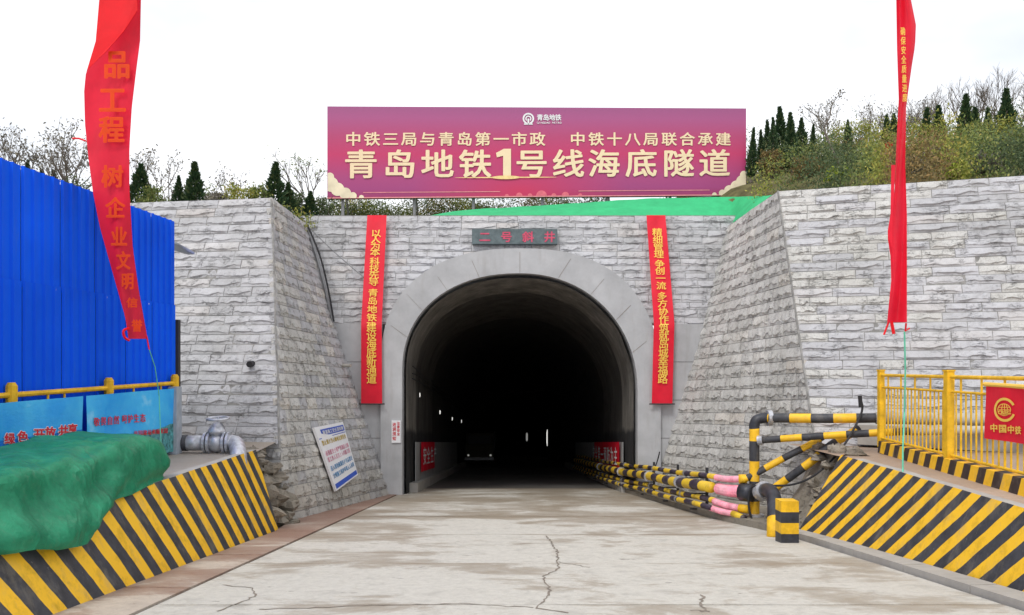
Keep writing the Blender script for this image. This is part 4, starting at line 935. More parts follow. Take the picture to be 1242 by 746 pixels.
m.add([S0 + Vector((0, 0, .05)) - nS * .03, E_ + Vector((0, 0, .05)) - nS * .03, E_ + Vector((0, 0, 4.5)) - nS * .03, S0 + Vector((0, 0, 4.5)) - nS * .03] + [q + back for q in (S0 + Vector((0, 0, .05)), E_ + Vector((0, 0, .05)), E_ + Vector((0, 0, 4.9)), S0 + Vector((0, 0, 4.9)))],
      [(0, 1, 2, 3), (7, 6, 5, 4), (0, 4, 5, 1), (1, 5, 6, 2), (2, 6, 7, 3), (3, 7, 4, 0)]); m.build('shed_body', MAT['greypost'], SH)
m = MB(); q = P(212, 390, 15.6); m.box((-6.56, 15.52, .1), (-6.50, 15.62, P(0, 388, 15.6).z)); m.build('door_frame', MAT['dark'], SH)
m = MB(); aw = [P(208, 293, 15.9), P(236, 308.5, 15.4), P(228, 309, 16.4), P(208, 303, 16.6)]; m.add(aw + [q + Vector((0, 0, .04)) for q in aw], [(3, 2, 1, 0), (4, 5, 6, 7), (0, 1, 5, 4), (1, 2, 6, 5), (2, 3, 7, 6), (3, 0, 4, 7)]); m.build('awning', MAT['greypost'], SH)
for k in range(10):      # screws along the seams
    for zz in (1.05, 2.88):
        q = S0 + dS * (1.0 + k * 1.3) + nS * .03; m = MB(); m.obox((q.x, q.y, zz), (.012, 0, 0), (0, .012, 0), (0, 0, .012)); m.build('screw', MAT['white'], SH)
# ---- yellow rail with posters
RL = root('rail_fence', 'yellow pipe rail fence along the front of the blue shed', 'fence')
def railp(px, up_=0.0):      # point on the rail line seen at px
    k_ = (px - CX) / F; d = (-6.43 - 15.4 * .082) / (k_ - .082); return Vector((k_ * d, d, 1.34 + .018 * (d - 10.8) + up_))
m = MB(); m.tube([railp(x) for x in (-160, 14, 132, 212)], .038, 8); m.build('top_rail', MAT['yellow'], RL)
for px in (-160, 14, 132, 212):
    q = railp(px); m = MB(); m.tube([Vector((q.x, q.y, TZ)), q + Vector((0, 0, .12)), q + Vector((0, 0, .17))], .075, 10, rfun=lambda i, L: (.07, .075, .045)[i]); m.build('post', MAT['yellow'], RL)
for px in (58, 78, 162, 195):
    q = railp(px); m = MB(); m.tube([q + Vector((0, 0, -.10)), q], .018, 6); m.build('hanger', MAT['yellow'], RL)
m = MB(); a, b = railp(207.5), railp(217); m.box((-6.47, 14.98, TZ), (-6.31, 15.22, a.z - .06)); tag(m.build('grey_pillar', MAT['greypost']), 'plain grey steel pillar at the end of the yellow rail', 'pillar')
def poster(p0, p1, lab, hill_):
    r_ = root('poster_banner', lab, 'banner', 'blue banners on the yellow rail'); a, b = railp(p0), railp(p1); n_ = 14; off = nS * .10
    def pm(u, v, o_=0.0): q = a.lerp(b, u); top = q.z - .09; return Vector((q.x, q.y, top + (TZ + .06 - top) * v)) + off + nS * (o_ + .015 * math.sin(u * 9 + v * 3))
    m = MB(); m.sheet([[pm(i / n_, j / 6) for i in range(n_ + 1)] for j in range(7)]); m.build('sheet', MAT['poster'], r_, True)
    m = MB(); v0 = .42 if not hill_ else .55
    m.sheet([[pm(i / n_, min(.99, v0 + (.03 if not hill_ else .22 * (1 - (i / n_)) + .04 * noise.noise(Vector((i * .9, 1, 1))))), .004) for i in range(n_ + 1)], [pm(i / n_, 1, .004) for i in range(n_ + 1)]]); m.build('landscape_print', MAT['poster_sea'] if not hill_ else MAT['poster_hill'], r_)
    return r_, pm
r1, pm1 = poster(-60, 93, 'blue sea poster with large red characters at the far left of the rail', False)
r2, pm2 = poster(97, 207, 'pale blue sky poster with red characters left of the grey pillar', True)
def pxmap(pm, p0, p1):
    a, b = railp(p0), railp(p1)
    def f(x, y, o_=.012):   # photo px -> place on the poster
        q = railp(x); u = (q.y - a.y) / (b.y - a.y); top = q.z - .09; z = EYE + (HY - y) / F * q.y; v = (top - z) / (top - TZ - .06); return pm(u, v, o_)
    return f
f1 = pxmap(pm1, -60, 93); f2 = pxmap(pm2, 97, 207)
c1 = [('绿', 3, 532), ('色', 19, 529.5), ('开', 38, 526.5), ('放', 51, 524.5), ('共', 67, 522.5), ('享', 79, 521)]
for bold, mt, o_ in ((.09, 'white', .010), (.035, 'redprint', .016)):
    letters('lettering', up([(c_, x, y, 13, 14.5) for c_, x, y in c1]), lambda a, b, o_=o_: f1(a, -b, o_), MAT[mt], r1, bold)
c2 = [(c_, 108 + i * 8.6, 511.5 - i * .7) for i, c_ in enumerate('敬畏自然')] + [(c_, 144 + i * 7.2, 508.3 - i * .5) for i, c_ in enumerate('呵护生态')]
letters('lettering', up([(c_, x, y, 8 if x < 140 else 6.4, 11) for c_, x, y in c2] + [(c_, 157 + i * 5.3, 525.5 - i * .45, 5, 6.5) for i, c_ in enumerate('共同建设美丽家园')]), lambda a, b: f2(a, -b, .014), MAT['redprint'], r2, .012)
# ---- green tarpaulin over a stack
secs = []
N1 = 44
for k in range(N1 + 1):
    y = 5.6 + (11.75 - 5.6) * k / N1; e = min(1, (11.75 - y) / .35); e = max(0.0, e) ** .5
    top = interp([(5, .66), (8.5, .70), (9.2, .73), (10.2, .78), (10.9, .80), (11.3, .78), (11.75, .70)], y); top = TZ + (top - TZ) * (.62 + .38 * e)
    hem = interp([(5, .06), (7.1, .05), (7.6, -.05), (8.1, -.16), (8.7, -.20), (9.1, -.08), (9.6, .07), (10.3, .10), (11.75, .10)], y)
    hx = interp([(5, -4.80), (7.2, -4.80), (8.0, -4.66), (8.6, -4.64), (9.2, -4.75), (9.8, -4.88), (11.4, -5.0), (11.75, -5.12)], y)
    cs = [(-6.35, TZ), (-6.33, top * .55), (-6.2, top * .93), (-5.9, top), (-5.5, top * .99), (-5.2, top * .93), (-5.02, top * .80), (-4.93, top * .45 + hem * .15), (hx - .02, hem * .6 + .12), (hx, hem)]
    row = []
    full = catmull([Vector((x, 0, z)) for x, z in cs], 4)
    for i, q in enumerate(full):
        w_ = min(1, i / 8) * (1.0 if i < len(full) - 1 else .4)
        fe = min(1, (11.8 - y) / .9); fold = fe * .085 * noise.noise(Vector((y * 1.9 + i * .13, i * .17, 2))) + .06 * abs(noise.noise(Vector((y * 3.4 - i * .16, i * .05, 7)))) + .008 * noise.noise(Vector((y * 7, i * .5, 3)))
        edge = .06 * noise.noise(Vector((y * 1.7, 0, 11))) if i > len(full) - 4 else 0
        row.append(Vector((q.x - .22 * (1 - e) * (1 if i > 18 else 0) + fold * w_ * (.9 if i > 14 else .2) + .02, y, q.z + (fold * .8 if 4 < i < 28 else 0) * w_ + edge)))
    secs.append(row)
m = MB(); m.sheet(secs); m.add(secs[-1], [tuple(range(len(secs[-1])))])
tag(m.build('green_tarpaulin', MAT['tarp'], smooth=True), 'crumpled green tarpaulin covering a long stack on top of the left striped bank', 'tarpaulin')
# ---- valve with pipe
VV = root('gate_valve', 'silver gate valve with handwheel on a pipe beside the grey pillar', 'valve'); vz = TZ + .19; vy = 15.3
vx = lambda px: (px - CX) / F * vy
m = MB(); m.tube([(vx(205), vy, vz), (vx(222), vy, vz), (vx(228), vy, vz)], .155, 16); m.build('black_pipe_end', MAT['black_pipe'], VV, True)
m = MB(); m.tube([(vx(221), vy, vz), (vx(248), vy, vz)], .148, 16); m.build('inlet_pipe', MAT['white_pipe'], VV, True)
for px in (249, 253.5, 272, 276.5):
    m = MB(); m.tube([(vx(px), vy, vz), (vx(px) + .045, vy, vz)], .215, 18); m.build('flange', MAT['white_pipe'], VV)
m = MB(); m.tube([(vx(254), vy, vz), (vx(259), vy, vz), (vx(263), vy, vz), (vx(268), vy, vz), (vx(272), vy, vz)], .15, 14, rfun=lambda i, L: (.13, .17, .19, .17, .13)[i])
m.tube([(vx(263), vy, vz), (vx(263), vy, vz + .16), (vx(263), vy, vz + .2), (vx(263), vy, vz + .24), (vx(263), vy, vz + .34), (vx(263), vy, vz + .40)], .1, 14, rfun=lambda i, L: (.13, .12, .17, .17, .11, .05)[i]); m.build('valve_body', MAT['white_pipe'], VV, True)
m = MB(); m.tube([(vx(264), vy, vz + .38), (vx(264.5), vy, vz + .50)], .02, 8); m.build('stem', MAT['white_pipe'], VV)
m = MB(); c = Vector((vx(264.5), vy, vz + .47)); ring = [c + Vector((math.cos(a) * .20, math.sin(a) * .20, .02 * math.sin(a))) for a in [2 * math.pi * k / 24 for k in range(25)]]; m.tube(ring, .024, 8, False)
for k in range(4): a = math.pi / 2 * k + .4; m.tube([c, c + Vector((math.cos(a) * .2, math.sin(a) * .2, 0))], .014, 6)
m.build('handwheel', MAT['white_pipe'], VV, True)
for sx in (-1, 1):
    m = MB(); m.tube([c + Vector((sx * .05, 0, -.08)), c + Vector((sx * .13, 0, -.16)), c + Vector((sx * .10, 0, -.30))], .012, 6); m.build('yoke', MAT['steel'], VV)
m = MB(); m.tube(catmull([(vx(277), vy, vz), (vx(284), vy, vz), (vx(291), vy - .15, vz - .06), (vx(298), vy - .4, vz - .22), (vx(301), vy - .5, vz - .45)], 5), .15, 16); m.build('outlet_pipe', MAT['white_pipe'], VV, True)
# ---- notice board on the left flank
nb = root('notice_board', 'tilted white and blue notice board fixed on the flank of the left wall', 'sign')
cn = [LF.S(*LF.find(*q)) for q in ((375, 520), (410.5, 513), (429, 577), (402, 597))]
cc = sum(cn, Vector()) / 4; nn = (cn[1] - cn[0]).cross(cn[3] - cn[0]).normalized(); nn = nn if nn.x > 0 else -nn
dc = [c_ + nn * .13 for c_ in cn]
def nmap(u, v, o_=0.0): return dc[0].lerp(dc[1], u).lerp(dc[3].lerp(dc[2], u), v) + nn * o_
m = MB(); q = [nmap(0, 0), nmap(1, 0), nmap(1, 1), nmap(0, 1)]; m.add(q + [c_ - nn * .06 for c_ in q], [(0, 1, 2, 3), (7, 6, 5, 4), (0, 4, 5, 1), (1, 5, 6, 2), (2, 6, 7, 3), (3, 7, 4, 0)]); m.build('panel', MAT['white'], nb)
m = MB()
for u0, u1, v0, v1 in ((.14, .97, .05, .155), (.03, .97, .90, .975), (0.02, .98, .178, .190)): m.sheet([[nmap(u0, v0, .006), nmap(u1, v0, .006)], [nmap(u0, v1, .006), nmap(u1, v1, .006)]])
m.build('blue_bands', MAT['navy'], nb)
nf = lambda a, b: nmap(a, -b, .012)
letters('title_lettering', up([(c_, .22 + i * .083, .104, .075, .07) for i, c_ in enumerate('隧道施工安全须知牌')]), nf, MAT['white'], nb, .02)
rr_ = random.Random(4)
for nm, mt, v, t_ in (('yellow_lettering', 'ochre', .255, '禁止烟火当心触电注意安全'), ('pink_lettering', 'rose', .42, '必须戴安全帽严禁酒后上岗'), ('rose_lettering', 'rose', .52, '非工作人员禁止入内施工区'), ('blue_lettering', 'ltblue', .66, '进入现场佩戴防护用品登记'), ('teal_lettering', 'ltblue', .78, '文明施工保护环境人人有责')):
    letters(nm, up([(c_, .09 + i * .074, v, .066, .085) for i, c_ in enumerate(t_)]), nf, MAT[mt], nb, .02)
# ---- odd fittings on the left wall
q = LA.S(*LA.find(306, 441)); dp = root('drain_pipe', 'short black drain pipe end sticking out of the left wall front', 'pipe')
m = MB(); m.tube([q + Vector((0, .05, 0)), q + Vector((0, -.22, -.02))], .07, 12); m.build('spout', MAT['cable'], dp)
q = LF.S(*LF.find(414, 443)); m = MB(); m.tube([q + Vector((-.1, 0, 0)), q + Vector((.32, -.1, -.01))], .055, 10); tag(m.build('drain_spout', MAT['grey_pipe']), 'pale stub of pipe on the flank of the left wall near the concrete panel', 'pipe')
def onF(px, py, d_): return P(px, py, d_)
m = MB(); m.tube(catmull([onF(371, 272, 26.4), onF(382, 305, 26.2), onF(393, 345, 25.95), (onF(403, 392, 25.7))], 6), .055, 7)
tag(m.build('black_cable', MAT['steel']), 'thick dark cable down the joint of left wall and portal', 'cable', 'cables near the left banner')
m = MB(); m.tube(catmull([onF(373, 273, 26.3), onF(388, 310, 25.9), onF(398, 350, 25.8), onF(405, 390, 25.6)], 6), .03, 6); tag(m.build('black_cable', MAT['cable']), 'thinner dark cable beside the thick one at the portal joint', 'cable', 'cables near the left banner')
m = MB(); m.tube(catmull([onF(374, 275, 26.45), onF(405, 305, 26.4), onF(440, 335, 26.3), onF(466, 352, 26.2)], 6), .018, 5); tag(m.build('guy_wire', MAT['steel']), 'thin steel wire running from the wall corner behind the left banner', 'wire')

# ------------------------------------------------------------ flags hanging on the air
def flag(L_, R_, yb_, d0, lab, matn, twist):
    r_ = root('hanging_flag', lab, 'flag', 'tall red vertical flags'); n_ = 60; rows = []
    for k in range(n_ + 1):
        y = -210 + (yb_ + 210) * k / n_; a, b = interp(L_, y), interp(R_, y)
        rows.append([P(a + (b - a) * i / 8, y, d0 + .10 * math.sin(i / 8 * 3.1 * twist + y * .012) + .03 * math.sin(y * .045 + i)) for i in range(9)])
    m = MB(); m.sheet(rows); m.build('cloth', MAT[matn], r_, True); return r_
fL = [(-210, 138), (0, 128), (50, 117), (90, 104), (110, 102), (150, 103), (190, 107), (235, 113), (275, 121), (325, 135), (385, 152), (412, 156)]
fR = [(-210, 176), (0, 171), (50, 170), (80, 166), (130, 160), (180, 157), (230, 157), (300, 161), (350, 168), (411, 179)]
f_ = flag(fL, fR, 411, 12.6, 'tall red flag with orange characters hanging in front of the blue shed', 'flag', 1)
q = [P(126, -5, 12.35), P(166, -5, 12.35), P(167, 12, 12.36), P(150, 38, 12.36), P(129, 62, 12.38), P(106, 84, 12.42), P(104.5, 88, 12.42), P(116, 50, 12.4)]
m = MB(); q = [P(138, -205, 12.34), P(170, -205, 12.34)] + q[1:] ; m.add(q + [p + Vector((0, .01, 0)) for p in q], [tuple(range(len(q))), tuple(reversed(range(len(q), 2 * len(q))))]); m.build('folded_edge', MAT['fold'], f_)
it = []
for c_, y, s_ in (('精', 25, 26), ('品', 78, 34), ('工', 121, 34), ('程', 157, 32), ('树', 214, 27), ('企', 252, 25), ('业', 287, 24), ('文', 316, 22), ('明', 341, 20), ('信', 367, 12), ('誉', 395, 15)):
    a, b = interp(fL, y), interp(fR, y); cx_ = a + (b - a) * (.58 if y < 200 else .56); 
    if c_ == '精': continue
    it.append((c_, cx_, y, min(34, (b - a) * .58), s_ * 1.05))
letters('lettering', up(it), lambda a, b: P(a, -b, 12.6 - .145), MAT['orange_flag'], f_, .035)
m = MB(); m.tube(catmull([P(157, 398, 12.5), P(150, 401, 12.4), (P(151, 409, 12.4)), P(157, 413, 12.45)], 4), .02, 5); m.tube([P(178, 408, 12.6), P(181, 424, 12.6)], .012, 5); m.build('tie_tape', MAT['fold'], f_)
m = MB(); m.tube([P(88, 168, 12.7), P(96, 168, 12.65), P(104, 171, 12.6)], .015, 5); m.build('side_tape', MAT['fold'], f_)
m = MB(); m.tube([P(181, 424, 12.6), P(188, 445, 13), P(193, 480, 13.4), Vector((P(193, 480, 13.4).x, 13.5, TZ))], .008, 5); tag(m.build('tether_string', MAT['string']), 'thin teal string below the left red flag', 'string', 'strings tying the flags')
m = MB(); m.tube([P(157, -205, 12.6), P(160, -560, 12.6)], .008, 5); m.build('cord', MAT['string'], f_)
gL = [(-210, 1082), (0, 1087), (60, 1088), (120, 1090), (180, 1087), (230, 1085), (260, 1080), (285, 1076), (310, 1080), (340, 1081), (390, 1076)]
gR = [(-210, 1100), (0, 1105), (30, 1111), (55, 1110), (80, 1106), (130, 1099), (200, 1098), (260, 1100), (394, 1100)]
g_ = flag(gL, gR, 391, 12.0, 'tall narrow twisted red flag hanging before the right wall', 'flag', 2)
letters('lettering', up([(c_, 1095 + i * .35, 38 + i * 11.5, 6, 10.5) for i, c_ in enumerate('确保安全质量进度')]), lambda a, b: P(a, -b, 11.84), MAT['gold'], g_, .02)
m = MB(); q = [P(1081, 200, 11.86), P(1086, 200, 11.84), P(1083, 260, 11.84), P(1082, 300, 11.84), P(1077, 286, 11.86), P(1080, 262, 11.86)]; m.add(q, [tuple(range(6))]); m.build('folded_edge', MAT['flag'], g_)
m = MB(); m.tube([P(1081, 390, 12), P(1084, 405, 12)], .025, 5); m.tube([P(1078, 390, 12), P(1072, 406, 12)], .015, 5); m.tube([P(1099, 392, 12), P(1098, 402, 12), P(1103, 398, 12)], .015, 5); m.build('tie_tape', MAT['fold'], g_)
m = MB(); m.tube([P(1097, 402, 12), P(1098, 450, 12.2), P(1097, 500, 12.4), P(1095, 545, 12.3), Vector((P(1095, 600, 12.2).x, 12.2, TZ))], .013, 5); tag(m.build('tether_string', MAT['string']), 'teal string from the right red flag down through the yellow fence', 'string', 'strings tying the flags')
m = MB(); m.tube([P(1092, -205, 12.0), P(1094, -560, 12.0)], .008, 5); m.build('cord', MAT['string'], g_)

# ------------------------------------------------------------ right side: kerb, yellow fence, red flag on it
def kp(px, z=0.0):      # a point on the kerb line, seen at px
    k_ = (px - CX) / F; d = (7.14 - .112 * 15.2) / (k_ - .112); return Vector((k_ * d, d, z))
dK = Vector((.112, 1, 0)).normalized(); nK = Vector((-dK.y, dK.x, 0))
sk_ = root('striped_kerb', 'low kerb with yellow and black stripes under the yellow fence', 'kerb'); a, b = kp(1071), kp(1500)
m = MB(); n_ = 40
rows_ = [[], [], [], []]
for i in range(n_ + 1):
    q = a.lerp(b, i / n_); j_ = .02 * noise.noise(Vector((i * .8, 0, 0)))
    for rw, (o_, z) in zip(rows_, ((.10, TZ), (.08 + j_, TZ + .22), (-.08, TZ + .23 + j_), (-.10, TZ))): rw.append(Vector((q.x, q.y, z)) + nK * o_)
m.sheet(rows_); m.add([rows_[0][0], rows_[1][0], rows_[2][0], rows_[3][0]], [(0, 1, 2, 3)]); m.build('kerb_face', MAT['kerbstripe'], sk_)
FE = root('steel_fence', 'yellow painted steel railing fence standing on the striped kerb', 'fence'); ztop = EYE - .13; z2 = EYE - .36; zbt = TZ + .27
def fp(px, z): q = kp(px, z); return q
for px, w_ in ((1068.5, .10), (1151, .115), (1290, .12)):
    q = kp(px); m = MB(); m.box((q.x - w_ / 2, q.y - w_ / 2, TZ + .1), (q.x + w_ / 2, q.y + w_ / 2, EYE - .045)); m.box((q.x - w_ / 2 - .01, q.y - w_ / 2 - .01, EYE - .045), (q.x + w_ / 2 + .01, q.y + w_ / 2 + .01, EYE - .02)); m.build('post', MAT['yellow'], FE)
for (pa, pb) in ((1070, 1149), (1154, 1287)):
    for nm, z, w_ in (('top_rail', ztop, .05), ('middle_rail', z2, .035), ('bottom_rail', zbt, .04)):
        m = MB(); m.tube([kp(pa, z), kp(pb, z)], w_ / 2 * 1.15, 8); m.build(nm, MAT['yellow'], FE)
    A_, B_ = kp(pa), kp(pb); L_ = (B_ - A_).length; n_ = int(L_ / .16)
    bal = MB(); bal.tube([(0, 0, zbt), (0, 0, z2)], .013, 6); bme = bal.mesh('baluster', MAT['yellow']); bal = MB(); bal.tube([(0, 0, zbt), (0, 0, ztop)], .016, 6); bme2 = bal.mesh('baluster', MAT['yellow'])
    for i in range(1, n_):
        q = A_.lerp(B_, i / n_); o = link(bpy.data.objects.new('baluster', bme2 if i % 4 == 2 else bme), FE); o.location = (q.x, q.y, 0)
RFl = root('company_flag', 'red rectangular flag with a golden globe emblem tied to the yellow fence', 'flag')
def fm_(x, y, o_=0.0):     # photo px
    q = kp(x); q.z = EYE + (HY - y) / F * q.y; u = x - 1199
    return q + nK * (.05 + o_ + .012 * math.sin(u * .12 + y * .05))
m = MB(); m.sheet([[fm_(1199.5 + i * 6.5, interp([(1199, 467), (1265, 471)], 1199.5 + i * 6.5) + j * 7.2 * (1 + .0012 * i * 6.5)) for i in range(11)] for j in range(10)]); m.build('cloth', MAT['banner'], RFl, True)
m = MB(); m.tube([fm_(1198, 466), fm_(1266, 470.5)], .03, 8); m.build('sleeve', MAT['gold'], RFl)
it = [(c_, 1212.5 + i * 9.6, 519 + i * 1.0, 9, 10.5) for i, c_ in enumerate('中国中铁')]
letters('lettering', up(it), lambda a, b: fm_(a, -b, .015), MAT['gold'], RFl, .03)
m = MB(); cx_, cy_ = 1225, 497
def em(pts2): return [fm_(x, y, .015) for x, y in pts2]
o_, i_ = arc(cx_, cy_, 9.6, 12.2, 25, 335, 30); m.sheet([em([(cx_ + (x - cx_), cy_ + (y - cy_) * 1.2) for x, y in o_]), em([(cx_ + (x - cx_), cy_ + (y - cy_) * 1.2) for x, y in i_])])
for r0, r1 in ((6.6, 7.5),):
    o_, i_ = arc(cx_ - .5, cy_, r0, r1, 0, 360, 26); m.sheet([em(o_), em(i_)])
for dy in (-3, 0): m.sheet([em([(cx_ - 6.6, cy_ + dy - .35), (cx_ + 6, cy_ + dy - .35)]), em([(cx_ - 6.6, cy_ + dy + .35), (cx_ + 6, cy_ + dy + .35)])])
for dx in (-3.2, 0, 3.2): m.sheet([em([(cx_ + dx * .6 - .3, cy_ - 6.5), (cx_ + dx * .6 + .5, cy_ - 6.5)]), em([(cx_ + dx - .3, cy_ - 1), (cx_ + dx + .5, cy_ - 1)]), em([(cx_ + dx * .6 - .3, cy_ + 6.5), (cx_ + dx * .6 + .5, cy_ + 6.5)])])
m.build('emblem', MAT['gold'], RFl)
letters('emblem_lettering', up([(c_, cx_ - 4.6 + i * 3.4, cy_ + 3.2, 3, 6.2) for i, c_ in enumerate('CREC')]), lambda a, b: fm_(a, -b, .022), MAT['gold'], RFl, .05)
# concrete footing strip along the foot of the right wall, and grey pipes behind the fence
m = MB(); q0, q1 = RA.S(0, .42), RA.S(1, .42); 
def wf(px, d_, z): return Vector(((px - CX) / F * d_, d_, z))
m.add([wf(1040, 17.0, TZ), wf(1420, 14.0, TZ), wf(1420, 14.0, TZ + .42), wf(1040, 17.0, TZ + .42), wf(1040, 17.6, TZ), wf(1420, 14.8, TZ), wf(1420, 14.8, TZ + .42), wf(1040, 17.6, TZ + .42)], [(0, 1, 2, 3), (7, 6, 5, 4), (0, 4, 5, 1), (1, 5, 6, 2), (2, 6, 7, 3), (3, 7, 4, 0)])
tag(m.build('concrete_footing', MAT['kerb']), 'low concrete footing along the right wall behind the fence', 'footing')

# ------------------------------------------------------------ the pipework
def pipe(name, pts, r, mat, lab, cat='pipe', group=None, n=12, smooth_n=6, collars=(), parts=None, u0=0.0):
    r_ = root(name, lab, cat, group); c_ = catmull(pts, smooth_n) if smooth_n else [Vector(p) for p in pts]
    m = MB(); m.tube(c_, r, n, u0=u0); m.build('tube', MAT[mat], r_, True)
    for (p, t_) in collars:
        p, t_ = Vector(p), Vector(t_).normalized()
        m = MB(); m.tube([p - t_ * .05, p + t_ * .05], r * 1.45, 14); m.build('flange', MAT['white_pipe'], r_)
    return r_
# riser with its elbow
zr = P(0, 507, 16.9).z; xr_ = P(915, 0, 16.9).x
r_ = root('riser_pipe', 'upright yellow and black banded pipe with an elbow at its top', 'pipe')
pts = [Vector((xr_, 16.9, RZ(16.9) + .15)), Vector((xr_, 16.9, zr - .30))]
m = MB(); m.tube([Vector((xr_, 16.9, RZ(16.9) + .14 + k * .1)) for k in range(int((zr - .16 - RZ(16.9) - .14) / .1) + 1)], .105, 14, u0=.10); m.build('tube', MAT['pipestripe'], r_, True)
m = MB(); m.tube(catmull([(xr_, 16.9, zr - .22), (xr_, 16.9, zr - .15), (xr_ + .05, 16.9, zr - .04), (xr_ + .2, 16.9, zr), (xr_ + .30, 16.9, zr)], 5), .108, 14); m.build('elbow', MAT['black_pipe'], r_, True)
m = MB(); m.tube([(xr_ + .27, 16.9, zr), (xr_ + .36, 16.9, zr)], .165, 16); m.build('flange', MAT['white_pipe'], r_)
m = MB(); m.tube([(xr_ + .02, 16.8, RZ(16.9) + .10), (xr_ + .02, 16.8, RZ(16.9) + .2)], .15, 14); m.build('foot_flange', MAT['white_pipe'], r_)
m = MB(); m.box((xr_ - .15, 16.75, RZ(16.9) - .1), (xr_ + .16, 17.1, RZ(16.9) + .1)); m.build('foot_block', MAT['kerb'], r_)
pA = [P(929, 507, 16.9), P(1000, 507.5, 16.3), P(1066, 507, 15.9)]
r_ = pipe('feed_pipe', pA, .098, 'pipestripe', 'upper level yellow and black banded pipe running right to the fence', group='banded pipes at the right', smooth_n=6, u0=.35)
m = MB(); m.tube([P(1062, 507, 15.93), P(1150, 508, 15.6), P(1240, 510, 15.3), P(1420, 512, 14.3)], .12, 12); m.build('grey_run', MAT['grey_pipe'], r_, True)
pB = [P(922, 534, 16.8), P(1010, 528, 16.1), P(1105, 523, 15.4)]
r_ = pipe('feed_pipe', pB, .072, 'pipestripe', 'thinner yellow and black banded pipe just below the upper one', group='banded pipes at the right', collars=[(pB[0], pB[1] - pB[0])], u0=.42)
m = MB(); m.tube([P(1103, 523, 15.42), P(1170, 522, 15.2), P(1260, 523, 15.0), P(1420, 526, 14.2)], .085, 12); m.build('grey_run', MAT['grey_pipe'], r_, True)
pipe('slant_pipe', [P(900, 582, 16.9), P(910, 578, 16.9), P(950, 556, 16.7), P(985, 538, 16.5), P(1000, 528, 16.4)], .072, 'pipestripe', 'slanting banded pipe, the upper left of the two rising to the right', group='slanting banded pipes', u0=.3)
pipe('slant_pipe', [P(940, 592, 16.75), P(948, 586, 16.7), P(985, 559, 16.4), P(1008, 540, 16.3), P(1030, 527, 16.2), P(1042, 520, 16.2)], .085, 'pipestripe', 'slanting banded pipe, the lower right of the two rising to the right', group='slanting banded pipes', u0=.1)
# big dark elbow going down beside the striped post
r_ = root('elbow_pipe', 'thick dark pipe elbow bending down to a yellow foot beside the striped post', 'pipe')
ex_ = lambda px: (px - CX) / F * 16.3
m = MB(); m.tube(catmull([P(922, 598, 16.6), P(928, 594.5, 16.3), P(935, 596, 15.7), P(939, 606, 15.2), P(940, 618, 14.9), P(940, 631, 14.7)], 6), .14, 16); m.build('bend', MAT['black_pipe'], r_, True)
m = MB(); m.tube([P(940, 630, 14.7), P(940, 655, 14.4)], .145, 16); m.build('foot', MAT['yellow'], r_, True)
m = MB(); m.tube([P(923, 597, 16.5), P(928, 594.5, 16.3)], .19, 16); m.build('flange', MAT['white_pipe'], r_)
sp_ = root('striped_post', 'short square post with yellow and black bands at the end of the pipes', 'post')
q0 = P(947.5, 661, 13.5); q1 = P(969, 608, 13.5); m = MB(); nb_ = 4; hh = q1.z - q0.z
for k in range(4):
    z0, z1 = q0.z + hh * k / 4, q0.z + hh * (k + 1) / 4; m = MB(); m.box((q0.x, 13.5, z0), (q1.x, 13.8, z1)); m.build('band', MAT['black_pipe'] if k % 2 == 0 else MAT['yellow'], sp_)
# long banded pipes along the right flank into the tunnel
def run(xs_, hs, y0, y1, r, lab, hose_r, u0=0.0, nm='long_pipe'):
    r_ = root(nm, lab, 'pipe', 'banded pipes running into the tunnel'); ys_ = [y0 + (y1 - y0) * k / 24 for k in range(25)]
    m = MB(); m.tube([(interp(xs_, y), y, RZ(y) + interp(hs, y) + .015 * math.sin(y * 1.1)) for y in ys_], r, 12, u0=u0); m.build('tube', MAT['pipestripe_long'], r_, True)
    for y in (20.1, 23.6, 27.6, 33.1):
        y += r * 3; m = MB(); m.tube([(interp(xs_, y), y - .05, RZ(y) + interp(hs, y)), (interp(xs_, y), y + .05, RZ(y) + interp(hs, y))], r * 1.3, 12); m.build('flange', MAT['steel'] if r < .1 else MAT['white_pipe'], r_)
    return r_
def hose(parent, a, b, r, n_=16):
    m = MB(); a, b = Vector(a), Vector(b); N_ = n_ * 2; m.tube([a.lerp(b, k / N_) + Vector((0, 0, -.02 * math.sin(math.pi * k / N_))) for k in range(N_ + 1)], r, 12, rfun=lambda i, L: r * (1.0 if i % 2 else .80)); m.build('pink_hose', MAT['pink'], parent)
xa = [(15, 4.9), (17.3, 4.52), (20, 4.34), (26, 4.02), (29, 3.74), (60, 3.55)]
sh = lambda d_: [(y, x + d_) for y, x in xa]
ra = run(sh(.10), [(17, .92), (60, .95)], 17.9, 46, .062, 'thin banded pipe into the tunnel, highest on the rack', .06, .2)
hose(ra, P(868, 579, 17.9), P(900, 581, 17.0), .072)
m = MB(); m.tube([P(896, 581, 17.0), P(906, 581, 16.95)], .10, 12); m.build('joint_ball', MAT['yellow'], ra, True)
rb_ = run(sh(0), [(17, .68), (60, .70)], 17.9, 46, .125, 'thick banded pipe into the tunnel, second from the top', .12, 0)
hose(rb_, P(871.5, 592.5, 17.9), P(901, 596, 16.9), .135, 20)
m = MB(); m.tube([P(899, 596.5, 16.95), P(913, 598, 16.75)], .19, 12); m.build('coupling', MAT['black_pipe'], rb_, True)
rc_ = run(sh(.02), [(17, .40), (60, .36)], 17.8, 46, .07, 'banded pipe into the tunnel, third from the top', .07, .5)
hose(rc_, P(866, 608, 17.8), P(900, 617, 16.8), .08)
m = MB(); m.tube([P(897, 616.5, 16.85), P(908, 618, 16.7)], .09, 12); m.build('joint_ball', MAT['yellow'], rc_, True)
